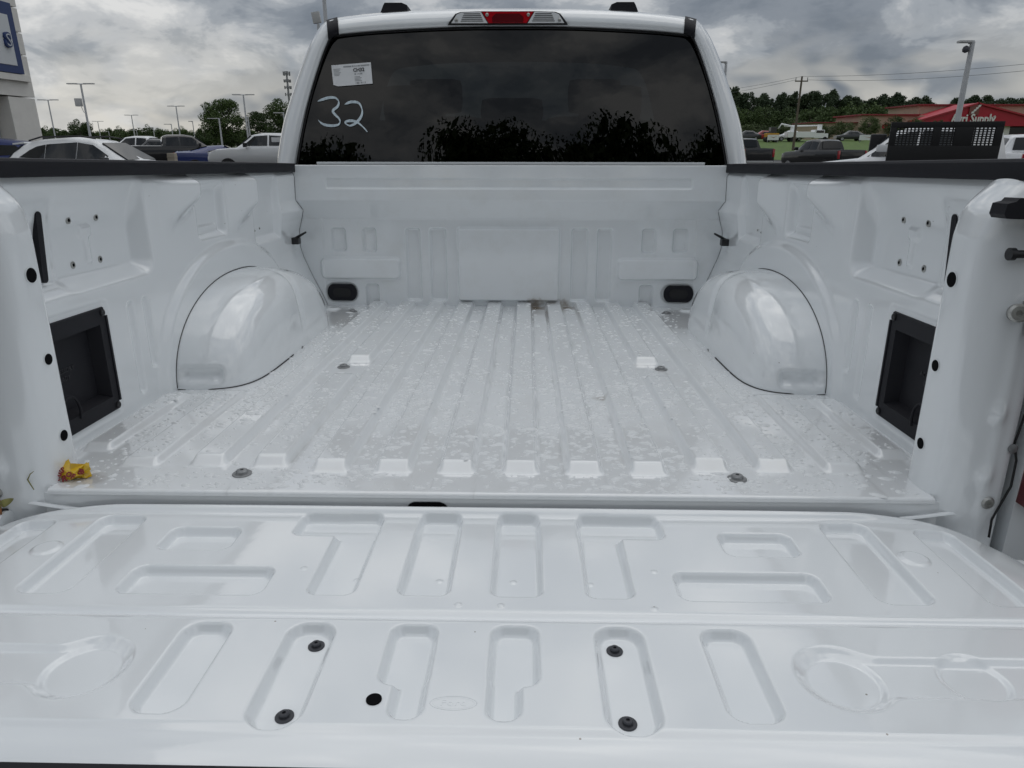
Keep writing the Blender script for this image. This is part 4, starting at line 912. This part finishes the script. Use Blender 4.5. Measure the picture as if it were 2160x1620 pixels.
# sign: blue frame, white face, letter
ysr, zs0 = onwall(43, 157); _, zs1 = onwall(16, 8)
_, zi0 = onwall(27, 139); yi, _ = onwall(27, 139); _, zi1 = onwall(8, 32)
bpart('sign_frame', .0, .18, ysr-9, ysr, zs0, zs1, BLUE); bpart('sign_face', .18, .2, ysr-8.5, yi, zi0, zi1, SIGNW); bpart('sign_ledge', .0, .16, ysr-9, ysr+.35, zs0-.26, zs0-.02, STUC)
ysl, zsl = onwall(5, 86); _, zt = onwall(5, 71); _, zb_ = onwall(5, 99); hS = (zt-zb_)
MS = Matrix(((0, 0, 1, .24), (1, 0, 0, ysl-yc-.05), (0, 1, 0, zsl), (0, 0, 0, 1)))
textmesh('sign_letter', 'S', hS*1.35, BLUE, bd, MS, .10, bold=.05); textmesh('letter_face', 'S', hS*1.35, mat('letter face', (.55, .58, .62), .4), bd, Matrix.Translation((.06, 0, 0)) @ MS, .02, bold=-.01)
# farm shop with red gable
TANW = mat('tan block wall', (.42, .33, .25), .85, noise_amt=.08, noise_scale=.6); REDR = mat('red metal roofing', (.40, .012, .030), .5); REDT = mat('dark red trim', (.22, .018, .025), .5); COLW = mat('white column', (.70, .68, .64), .6); DARK = mat('dark shopfront glass', (.02, .022, .025), .15)
YB = 140.0; b0 = at(1990, 300, YB); GZ = 2.2
shop = empty('farm_shop', (b0.x, YB, GZ)); tag(shop, 'long tan shop building with a red gable and white lettering', 'building')
def bx_(name, u0, u1, v0, v1, mt, y0=0.0, dp=8.0, par=None):
    a = at(u0, v0, YB+y0); b = at(u1, v1, YB+y0); m = MB(); z0 = b.z if v1 < 299 else GZ
    m.box(((a.x+b.x)/2-b0.x, y0+dp/2, (a.z+z0)/2-GZ), (b.x-a.x, dp, a.z-z0), .03); return m.build(name, mt, par or shop)
bx_('tan_wall', 1717, 1822, 259, 300, TANW, 4, 10); bx_('tan_wall', 1820, 1942, 243, 300, TANW, 2, 12); bx_('tan_wall', 1939, 2230, 222, 300, TANW, 6, 12)
bx_('roof_trim', 1714, 1822, 257.5, 259.5, REDT, 3.5, 11); bx_('roof_trim', 1817, 1942, 240.5, 243.5, REDT, 1.5, 13); bx_('roof_trim', 1936, 2234, 219.5, 222.5, REDT, 5.5, 13)
for vv in (266, 280): bx_('block_course', 1720, 1940, vv, vv+.9, mat('tan course', (.34, .26, .20), .85), 1.97 if vv == 266 else 3.9, .1)
ap = at(2063, 217, YB-2); le = at(1938, 254, YB-2); re = at(2232, 262, YB-2); lo = at(2063, 266, YB-2)
m = MB(); m.prism([(le.x, lo.z), (re.x, lo.z), (re.x, re.z), (ap.x, ap.z), (le.x, le.z)], lambda a, b, h: (a-b0.x, -2+h, b-GZ), 9.5); m.build('red_gable', REDR, shop)
for (a, b) in ((le, ap), (ap, re)):
    m = MB(); m.prism([(a.x-.1, a.z-.18), (b.x+.1, b.z-.18), (b.x+.1, b.z+.1), (a.x-.1, a.z+.1)], lambda q, r_, h: (q-b0.x, -2.35+h, r_-GZ), .5); m.build('gable_fascia', mat('bright red fascia', (.40, .02, .035), .45), shop)
bx_('awning', 1878, 1945, 262, 270, REDR, -1.5, 3)
for u in (1918, 2119): bx_('column', u-5, u+5, 266, 300, COLW, -1.2, 1.2)
bx_('shopfront', 1945, 2230, 268, 296, DARK, 1.4, .4)  # one flat sheet with a near-black base colour
for u in (2050, 2150): bx_('display', u, u+26, 282, 296, mat('red stock', (.30, .03, .05), .6), .9, .4)
def onfront(u, v, yy): q = at(u, v, YB+yy); return (q.x-b0.x, yy, q.z-GZ)
WT = mat('white sign lettering', (.74, .73, .72), .5)
c = onfront(2053, 251, -2.3); textmesh('sign_text', 'Agri Supply', 2.15, WT, shop, Matrix.Translation(c) @ Matrix.Rotation(R(90), 4, 'X'), .15, bold=.045, sx=.80)
c = onfront(2098, 246.5, -2.3); textmesh('sign_text', '®', .55, WT, shop, Matrix.Translation(c) @ Matrix.Rotation(R(90), 4, 'X'), .1)
c = onfront(2055, 232, -2.15); m = MB(); m.box(c, (1.75, .25, 1.75), .05); lg = m.build('logo_panel', mat('logo brown', (.20, .06, .05), .5), shop)
m = MB()
for k in range(4):
    x, z = c[0]-.55+k*.33, c[2]-.6+k*.36; m.add([(x, c[1]-.2, z), (x+.42, c[1]-.2, z+.02), (x+.62, c[1]-.2, z+.42), (x+.12, c[1]-.2, z+.34), (x, c[1]-.14, z), (x+.42, c[1]-.14, z+.02), (x+.62, c[1]-.14, z+.42), (x+.12, c[1]-.14, z+.34)], [(0, 1, 2, 3), (4, 7, 6, 5), (0, 4, 5, 1), (1, 5, 6, 2), (2, 6, 7, 3), (3, 7, 4, 0)])
m.build('logo_wheat_ear', WT, lg)

# ================================================================== vehicles
TYRE = mat('tyre rubber', (.018, .018, .019), .85); RIM = mat('alloy rim', (.38, .39, .40), .35, .7); RIMB = mat('black rim', (.02, .02, .022), .4); CARG = mat('dark car glass', (.010, .012, .014), .04, spec=.45); REDLENS = mat('red tail lens', (.35, .012, .02), .15, coat=1); CLEARL = mat('headlamp lens', (.55, .57, .6), .1, coat=1)
def vehicle(name, label, p, rz, stations, pm, sidewin, rear=None, front=None, wheels=(), tails=(), heads=(), mirrors=None, extra=None, rim=RIM, cat='car', sc_=1.0):
    t = empty(name, p, rz); t.scale = (sc_, sc_, sc_); tag(t, label, cat)
    S = sorted(stations); rings = []
    xs = [s_[0] for s_ in S]; col_ = list(zip(*S))
    f = lambda k, x: float(np.interp(x, xs, col_[k]))
    X = sorted(set(xs+list(np.linspace(xs[0], xs[-1], 26))))
    for x in X:
        zb, zl, zr, w_, wr_ = (f(k, x) for k in (1, 2, 3, 4, 5))
        h = [(w_*.90, zb), (w_*.985, zb+.10), (w_, (zb+zl)/2), (w_*.985, zl-.07), (w_*.955, zl)]
        if zr > zl+.06: h += [(wr_+.02, zr-.10*min(1, (zr-zl)/.5)), (wr_-.06, zr-.025), (wr_*.5, zr), (0, zr+.012)]
        else: h += [(w_*.90, zl+(zr-zl)*.3+.006), (w_*.75, zl+(zr-zl)*.7+.012), (w_*.4, zr+.018), (0, zr+.02)]
        rings.append([(x, a, b) for a, b in h]+[(x, -a, b) for a, b in h[-2::-1]])
    n = len(rings[0]); m = MB(); m.add([q for r_ in rings for q in r_], [(i*n+k, i*n+k+1, (i+1)*n+k+1, (i+1)*n+k) for i in range(len(rings)-1) for k in range(n-1)]+[tuple(range(n)), tuple(range((len(rings)-1)*n, len(rings)*n))])
    m.build('body', pm, t, True, 38)
    def half(x, z):
        zl, zr, w_, wr_ = (f(k, x) for k in (2, 3, 4, 5)); k = min(1, max(0, (z-zl)/max(.05, zr-.10-zl))); return w_*.955*(1-k)+(wr_+.02)*k
    for poly in sidewin:
        for sy in (-1, 1):
            bm = bmesh.new(); fv = [bm.verts.new((x, 0, z)) for x, z in poly]; bm.faces.new(fv); bmesh.ops.triangulate(bm, faces=bm.faces)
            for _ in range(2): bmesh.ops.subdivide_edges(bm, edges=list(bm.edges), cuts=1, use_grid_fill=True)
            for v_ in bm.verts: v_.co.y = sy*(half(v_.co.x, v_.co.z)+.014)
            bm.verts.index_update(); m = MB(); m.add([v_.co.copy() for v_ in bm.verts], [[v_.index for v_ in f_.verts] for f_ in bm.faces]); bm.free(); o = m.build('side_window', CARG, t, True)
    for q, nm in ((rear, 'rear_window'), (front, 'windscreen')):
        if q:
            (x0, z0, h0), (x1, z1, h1), (ox, oz) = q
            V = [(x0+ox, -h0, z0+oz), (x0+ox, h0, z0+oz), (x1+ox, h1, z1+oz), (x1+ox, -h1, z1+oz)]; V2 = [(a-ox*2, b, c_-oz*2) for a, b, c_ in V]
            m = MB(); m.add(V+V2, [(0, 1, 2, 3), (7, 6, 5, 4)]+[(i, (i+1) % 4, 4+(i+1) % 4, 4+i) for i in range(4)]); m.build(nm, CARG, t)
    for x, r_ in wheels:
        w_ = f(4, x)
        for sy in (-1, 1):
            m = MB(); m.lathe([(r_*.6, -.12), (r_*.94, -.12), (r_, -.07), (r_, .07), (r_*.94, .12), (r_*.6, .12)], (x, sy*(w_-.10), r_), (0, sy, 0), 22); wt = m.build('wheel', TYRE, t, True, 40)
            m = MB(); m.lathe([(r_*.62, 0), (r_*.60, .02), (r_*.2, .01), (r_*.14, .03)], (x, sy*(w_+.012), r_), (0, sy, 0), 18); m.build('rim', rim, wt, True, 40)
    for lst, mt, nm in ((tails, REDLENS, 'tail_light'), (heads, CLEARL, 'headlight')):
        for c, s_ in lst:
            for sy in (-1, 1): m = MB(); m.box((c[0], sy*c[1], c[2]), s_, .02); m.build(nm, mt, t, True, 40)
    if mirrors:
        for sy in (-1, 1): m = MB(); m.box((mirrors[0], sy*mirrors[1], mirrors[2]), (.14, .26, .20), .05); m.build('mirror', mirrors[3] if len(mirrors) > 3 else pm, t, True, 40)
    if extra: extra(t)
    return t
def cpaint(name, c): return mat(name, c, .4, 0, coat=.8, coatr=.03, spec=.25)
CW = cpaint('white car paint', (.78, .79, .80)); CB = cpaint('black car paint', (.012, .012, .013)); CBL = cpaint('blue car paint', (.020, .035, .14)); CSI = mat('silver car paint', (.66, .67, .68), .35, .2, coat=.8); CDG = cpaint('dark grey car paint', (.03, .032, .036)); CRE = cpaint('red car paint', (.30, .02, .02))
PICK = [(-2.92, .55, 1.22, 1.24, .96, .80), (-2.85, .45, 1.33, 1.34, 1.0, .84), (-.98, .45, 1.33, 1.34, 1.0, .84), (-.95, .45, 1.33, 1.36, 1.0, .80), (-.84, .45, 1.33, 1.86, 1.0, .72), (-.6, .45, 1.32, 1.94, 1.0, .70), (.3, .45, 1.30, 1.95, 1.0, .70), (.75, .45, 1.28, 1.88, 1.0, .68), (1.55, .45, 1.24, 1.27, 1.0, .78), (2.5, .45, 1.17, 1.20, .99, .76), (2.82, .5, 1.05, 1.08, .95, .70), (2.95, .6, .85, .9, .86, .6)]
PWIN = [[(-.76, 1.37), (-.70, 1.80), (-.06, 1.84), (-.06, 1.37)], [(.02, 1.37), (.02, 1.84), (.66, 1.80), (1.22, 1.36)]]
def pickup(label, u, v, y, rz, pm, z=0.0, rim=RIM, mirror=None, s_=1.0):
    q = at(u, v, y)
    def ex(t):
        m = MB(); m.box((-2.925, 0, 1.0), (.06, 1.56, .50), .02); m.build('tail_panel', pm, t, True, 40)
        m = MB(); m.box((-2.97, 0, .55), (.14, 1.8, .2), .03); m.build('rear_bumper', mat('chrome bumper', (.4, .4, .4), .25, .8), t, True, 40)
        m = MB(); m.box((2.95, 0, .95), (.05, 1.2, .38), .02); m.build('grille', BLACKM, t)
    return vehicle('pickup', label, (q.x, q.y, z), rz, PICK, pm, PWIN, rear=((-.955, 1.42, .66), (-.86, 1.82, .60), (-.02, .01)), front=((1.42, 1.34, .74), (.85, 1.83, .60), (.02, .02)), wheels=((-1.75, .41), (1.95, .41)), tails=(((-2.90, .91, 1.08), (.10, .13, .46)),), heads=(((2.84, .74, .98), (.16, .26, .20)),), mirrors=(1.02, 1.13, 1.40, mirror or pm), extra=ex, rim=rim, cat='pickup truck', sc_=s_)
# white crossover, side on
q = at(197, 300, 20.0)
def exs(t):
    m = MB(); m.tube([(-1.5, .60, 1.60), (-1.1, .62, 1.70), (.1, .62, 1.72), (.5, .60, 1.655)], .022, 6); m.build('roof_rail', BLACKM, t, True)
    m = MB(); m.tube([(-1.5, -.60, 1.60), (-1.1, -.62, 1.70), (.1, -.62, 1.72), (.5, -.60, 1.655)], .022, 6); m.build('roof_rail', BLACKM, t, True)
    m = MB(); m.box((-1.86, 0, 1.53), (.36, 1.16, .045), .015, Matrix.Rotation(-.10, 4, 'Y')); m.build('roof_spoiler', CW, t, True, 40)
    m = MB(); m.box((-1.45, 0, 1.65), (.16, .05, .06), .02); m.build('antenna_fin', BLACKM, t)
vehicle('crossover_car', 'white crossover parked side on, seen over the left bed rail', (q.x, q.y, 0), R(-4), [(-2.32, .5, .92, .94, .80, .6), (-2.22, .35, 1.05, 1.09, .90, .62), (-2.02, .30, 1.08, 1.32, .92, .60), (-1.72, .30, 1.07, 1.52, .93, .60), (-1.2, .30, 1.05, 1.645, .93, .62), (-.4, .30, 1.02, 1.69, .93, .62), (.35, .30, .99, 1.62, .93, .60), (.75, .30, .98, 1.46, .93, .60), (1.45, .30, .97, 1.06, .92, .62), (1.9, .30, .93, .98, .90, .6), (2.25, .35, .80, .84, .80, .5), (2.34, .4, .6, .65, .7, .4)], CW,
        [[(-1.72, 1.16), (-1.45, 1.35), (-1.22, 1.45), (-.96, 1.50), (-.96, 1.12)], [(-.94, 1.12), (-.94, 1.505), (-.03, 1.56), (-.03, 1.08)], [(-.01, 1.08), (-.01, 1.555), (.42, 1.49), (1.10, 1.05)]], rear=((-2.20, 1.13, .62), (-1.84, 1.46, .50), (-.02, .02)), front=((1.38, 1.08, .66), (.62, 1.53, .52), (.015, .02)), wheels=((-1.38, .35), (1.38, .35)), tails=(((-2.20, .66, 1.0), (.16, .30, .14)),), heads=(((2.18, .6, .78), (.2, .26, .12)),), mirrors=(.92, 1.0, 1.06, BLACKM), extra=exs, cat='crossover', sc_=.95)
q = at(-15, 310, 23.5); vehicle('hatchback_car', 'dark blue car mostly hidden behind the white crossover', (q.x, q.y, 0), R(184), [(-2.3, .4, .95, 1.0, .85, .55), (-2.1, .3, 1.05, 1.12, .92, .6), (-1.4, .3, 1.04, 1.48, .93, .58), (-.4, .3, 1.02, 1.60, .93, .60), (.4, .3, .98, 1.52, .93, .58), (1.3, .3, .95, 1.02, .92, .6), (2.1, .3, .86, .9, .86, .5), (2.3, .4, .65, .7, .75, .4)], CBL, [[(-1.5, 1.12), (-1.1, 1.40), (.3, 1.42), (1.0, 1.04)]], rear=((-2.0, 1.13, .6), (-1.35, 1.46, .5), (-.015, .02)), front=((1.2, 1.05, .62), (.5, 1.47, .5), (.015, .02)), wheels=((-1.4, .36), (1.4, .36)), tails=(((-2.18, .62, 1.0), (.14, .34, .12)),), mirrors=(.85, 1.0, 1.05))
pickup('white pickup far behind the hood of the white crossover', 300, 310, 50, R(182), CW)
q = at(332, 308, 47); vehicle('wagon_car', 'grey wagon hidden behind the black pickup bed', (q.x, q.y, 0), R(182), [(-2.4, .4, 1.1, 1.2, .88, .6), (-2.3, .3, 1.1, 1.68, .93, .62), (.3, .3, 1.05, 1.74, .94, .64), (1.2, .3, 1.02, 1.10, .93, .6), (2.4, .35, .85, .9, .85, .5)], CDG, [[(-2.0, 1.18), (-1.95, 1.55), (.2, 1.58), (.9, 1.12)]], wheels=((-1.4, .36), (1.4, .36)), front=((1.1, 1.12, .62), (.4, 1.66, .54), (.015, .02)))
pickup('black pickup seen from its left rear corner beyond the crossover', 380, 320, 43, R(30), CB, rim=RIMB)
q = at(472, 325, 38.6); vehicle('coupe_car', 'dark blue coupe parked between the black and the silver pickup', (q.x, q.y, 0), R(18), [(-2.35, .4, .92, .98, .86, .5), (-2.2, .3, 1.02, 1.08, .93, .6), (-1.6, .28, 1.02, 1.12, .96, .6), (-.7, .25, .98, 1.34, .95, .55), (.0, .25, .95, 1.38, .95, .54), (.9, .25, .93, 1.0, .95, .58), (2.1, .3, .82, .86, .92, .5), (2.38, .4, .62, .66, .8, .4)], CBL, [[(-1.2, 1.06), (-.7, 1.25), (.1, 1.28), (.7, 1.0)]], rear=((-1.55, 1.12, .58), (-.75, 1.33, .46), (-.01, .02)), front=((.85, 1.02, .6), (.1, 1.36, .46), (.01, .02)), wheels=((-1.35, .35), (1.4, .35)), tails=(((-2.30, .6, .96), (.1, .5, .13)),), mirrors=(.5, 1.02, 1.0))
pickup('silver pickup facing left with a paper in its rear side window', 578, 320, 36.0, R(183), CSI, rim=RIMB, mirror=BLACKM)
sp = bpy.data.objects[[o.name for o in bpy.data.objects if o.get('label', '').startswith('silver pickup')][0]]
m = MB(); m.box((-.42, .86, 1.62), (.46, .02, .26), .0); m.build('window_paper', PAPER, sp)
q = at(362, 323, 30); m = MB(); m.box((0, 0, q.z/2), (.30, .28, q.z), .03); m.box((0, 0, q.z*.86), (.32, .30, .03), .01); o = m.build('utility_pedestal', mat('tan plastic', (.34, .30, .24), .7), None, True, 40); o.location = (q.x, q.y, 0); tag(o, 'tan utility box standing before the black pickup', 'utility box')
pickup('black pickup half hidden behind the right side of the cab', 1562, 320, 47, R(95), CB, z=-.12)
pickup('black pickup with red tail lights parked before the grass field', 1733, 320, 46.5, R(104), CB, z=-.2)
pickup('white pickup at the right edge beyond the black headboard', 2160, 310, 27, R(75), CW, z=-.15)
q = at(2178, 292, 95); vehicle('sedan_car', 'dark car at the right edge before the shop', (q.x, q.y, q.z-.75), R(170), [(-2.2, .4, .9, .95, .85, .5), (-1.8, .3, .98, 1.1, .9, .6), (-1.0, .3, .98, 1.45, .9, .55), (.2, .3, .95, 1.48, .9, .56), (1.1, .3, .93, 1.0, .9, .6), (2.2, .35, .75, .8, .8, .5)], CDG, [[(-1.2, 1.04), (-.9, 1.34), (.2, 1.36), (.8, 1.02)]], wheels=((-1.35, .34), (1.35, .34)))
SED = [(-2.2, .4, .9, .95, .85, .5), (-1.8, .3, .98, 1.1, .9, .6), (-1.0, .3, .98, 1.5, .9, .55), (.2, .3, .95, 1.55, .9, .56), (1.1, .3, .93, 1.0, .9, .6), (2.2, .35, .75, .8, .8, .5)]
for u, pm, lb in ((1572, CDG, 'dark distant car just right of the cab'), (1607, CRE, 'small red car parked at the far edge of the grass'), (1663, CW, 'small white car left of the bucket truck'), (1790, CDG, 'dark distant car below the small trees')):
    q = at(u, 302, 118); vehicle('distant_car', lb, (q.x, q.y, float(fieldz(118.))), R(175), SED, pm, [[(-1.2, 1.04), (-.9, 1.38), (.2, 1.40), (.8, 1.02)]], wheels=((-1.35, .34), (1.35, .34)))
# banners
for u, wv, lb in ((1630, 1.7, 'small white banner at the foot of the wood'), (1833, 3.0, 'long white banner at the far edge of the grass')):
    q = at(u, 298, 112); t = empty('banner', (q.x, q.y, float(fieldz(112.)))); m = MB(); m.box((0, 0, .75), (wv, .06, .75), .02); m.build('panel', PAPER, t)
    for sx in (-1, 1): m = MB(); m.cyl((sx*wv*.45, .06, 0), (sx*wv*.45, .06, 1.1), .04); m.build('stake', GREYM, t)
    m = MB(); m.prism([(-wv*.3, .1), (wv*.05, -.08), (wv*.3, .12), (wv*.05, .0)], lambda a, b, h: (a, -.035-h, .78+b), .01); m.build('banner_print', mat('faded red print', (.35, .12, .10), .7), t)
    tag(t, lb, 'banner')
q = at(1627, 290, 114); t = empty('yellow_loader', (q.x, q.y, float(fieldz(114.)))); m = MB(); m.box((0, 0, .9), (1.9, 1.2, .8), .08); m.build('chassis', mat('machine yellow', (.50, .26, .02), .5), t); m = MB(); m.box((.1, 0, 1.7), (.9, 1.0, .9), .05); m.build('cabin', CARG, t)
for x in (-.6, .6):
    m = MB(); m.cyl((x, -.65, .45), (x, .65, .45), .45); m.build('wheels', TYRE, t, True, 40)
tag(t, 'small yellow loader behind the white banner', 'loader')
# bucket truck
q = at(1690, 300, 116); t = empty('bucket_truck', (q.x, q.y, float(fieldz(116.)))); BW = CW; t.scale = (.78, .78, .78)
m = MB(); m.box((-.6, 0, 1.3), (5.2, 2.2, 1.1), .06); m.build('utility_body', BW, t); m = MB(); m.box((3.0, 0, 1.4), (2.0, 2.1, 1.6), .15); cb = m.build('cab', BW, t); m = MB(); m.box((3.1, 0, 1.85), (1.5, 2.14, .5), .05); m.build('cab_window', CARG, cb); m = MB(); m.box((4.3, 0, 1.05), (1.0, 1.9, .9), .12); m.build('hood', BW, t)
m = MB(); m.box((-2.0, 0, 2.3), (.7, .7, 1.0), .05); m.build('turret', BW, t)
m = MB(); m.tube([(-2.0, 0, 2.8), (-4.3, 0, 3.3), (-4.9, 0, 2.4)], [.18, .15, .12], 8); m.build('lower_boom', BW, t, True)
m = MB(); m.tube([(-3.6, .3, 2.9), (2.9, .3, 3.0)], [.16, .12], 8); m.build('upper_boom', BW, t, True); m = MB(); m.box((3.4, .3, 2.7), (.7, .7, 1.0), .06); m.build('bucket', BW, t)
for x in (-2.1, 4.2):
    for sy in (-1, 1): m = MB(); m.cyl((x, sy*.85, .45), (x, sy*1.1, .45), .45); m.build('wheel', TYRE, t, True, 40)
tag(t, 'white bucket truck with a folded boom beyond the grass', 'bucket truck')
# flatbed truck with black headboard
a = at(1881, 258, 14.2); b = at(2121, 255, 13.6); ang = math.atan2(b.y-a.y, b.x-a.x); cc = (a+b)/2; wdt = (b-a).length; zt_ = cc.z
fb = empty('flatbed_truck', (cc.x, cc.y, 0), ang+R(90)); tag(fb, 'white chassis cab truck with a black steel headboard over the right bed rail', 'truck')
# local: +X forward (away), +Y left
HBM = mat('black powder coat', (.009, .009, .010), .5); hw = wdt/2; zlow = .95
def hb(name, y0, y1, z0, z1, x=0, d=.05): m = MB(); m.box((x, (y0+y1)/2, (z0+z1)/2), (d, abs(y1-y0), z1-z0), .006); return m.build(name, HBM, fb, True, 40)
zt0 = zt_-.10; zt1 = zt0-.32
hb('headboard_plate', -hw, hw, zlow, zt1); hb('headboard_top_bar', -hw, hw, zt0, zt_)
edges = [hw, hw-.10, hw-.72, hw-.84, hw-1.36, -hw+.76, -hw+.12, -hw]
for i in (0, 2, 4, 6): hb('headboard_post', edges[i], edges[i+1], zt1-.005, zt0+.005)
for i in (1, 3, 5):
    y0, y1 = edges[i], edges[i+1]; m = MB(); k = int(abs(y1-y0)/.062)
    for j in range(k+1): yy = y0+(y1-y0)*j/k; m.box((0, yy, (zt0+zt1)/2), (.02, .026, zt0-zt1+.01))
    for j in range(9): zq = zt1+(zt0-zt1)*j/8; m.box((.004, (y0+y1)/2, zq), (.02, abs(y1-y0), .018))
    o = m.build('headboard_mesh', HBM, fb); o['kind'] = 'stuff'
hb('flatbed_deck', -hw, hw, .86, .95, -1.6, 3.2)
# cab beyond the headboard, parked at an angle so that its left side shows
S = [(-.2, .5, 1.25, 1.3, 1.0, .8), (-.1, .5, 1.28, 1.95, 1.0, .72), (.9, .5, 1.27, 2.0, 1.0, .72), (1.4, .5, 1.25, 1.88, 1.0, .70), (2.15, .5, 1.22, 1.27, 1.0, .8), (3.2, .5, 1.12, 1.15, .98, .75), (3.4, .6, .9, .95, .9, .6)]
q = at(2062, 300, 15.9)
cabt = vehicle('chassis_cab', 'x', (q.x, q.y, -.12), R(122), S, CW, [[(.05, 1.33), (.10, 1.82), (.75, 1.85), (.75, 1.33)], [(.83, 1.33), (.83, 1.85), (1.32, 1.76), (1.9, 1.30)]], front=((2.05, 1.30, .74), (1.5, 1.83, .60), (.02, .02)), wheels=((2.5, .42),), mirrors=None)
for k in ('label', 'category', 'group'): 
    if k in cabt: del cabt[k]
mw = cabt.matrix_basis.copy()
fb_m = Matrix.Translation(fb.location) @ Matrix.Rotation(ang+R(90), 4, 'Z')
for ch in list(cabt.children):
    if ch.name.startswith('body'): ch.name = 'cab_body'
    ch.parent = fb; ch.matrix_basis = fb_m.inverted() @ mw
bpy.data.objects.remove(cabt)
for (u, v, sc2, mt) in ((1851, 303, 1, BLACKM), (1863, 313, .8, CW)):
    q = fb_m.inverted() @ at(u, v, 17.2 if sc2 == 1 else 16.6); m = MB(); m.box(q, (.12, .34*sc2, .42 if sc2 == 1 else .16), .05); m.build('tow_mirror', mt, fb, True, 40)
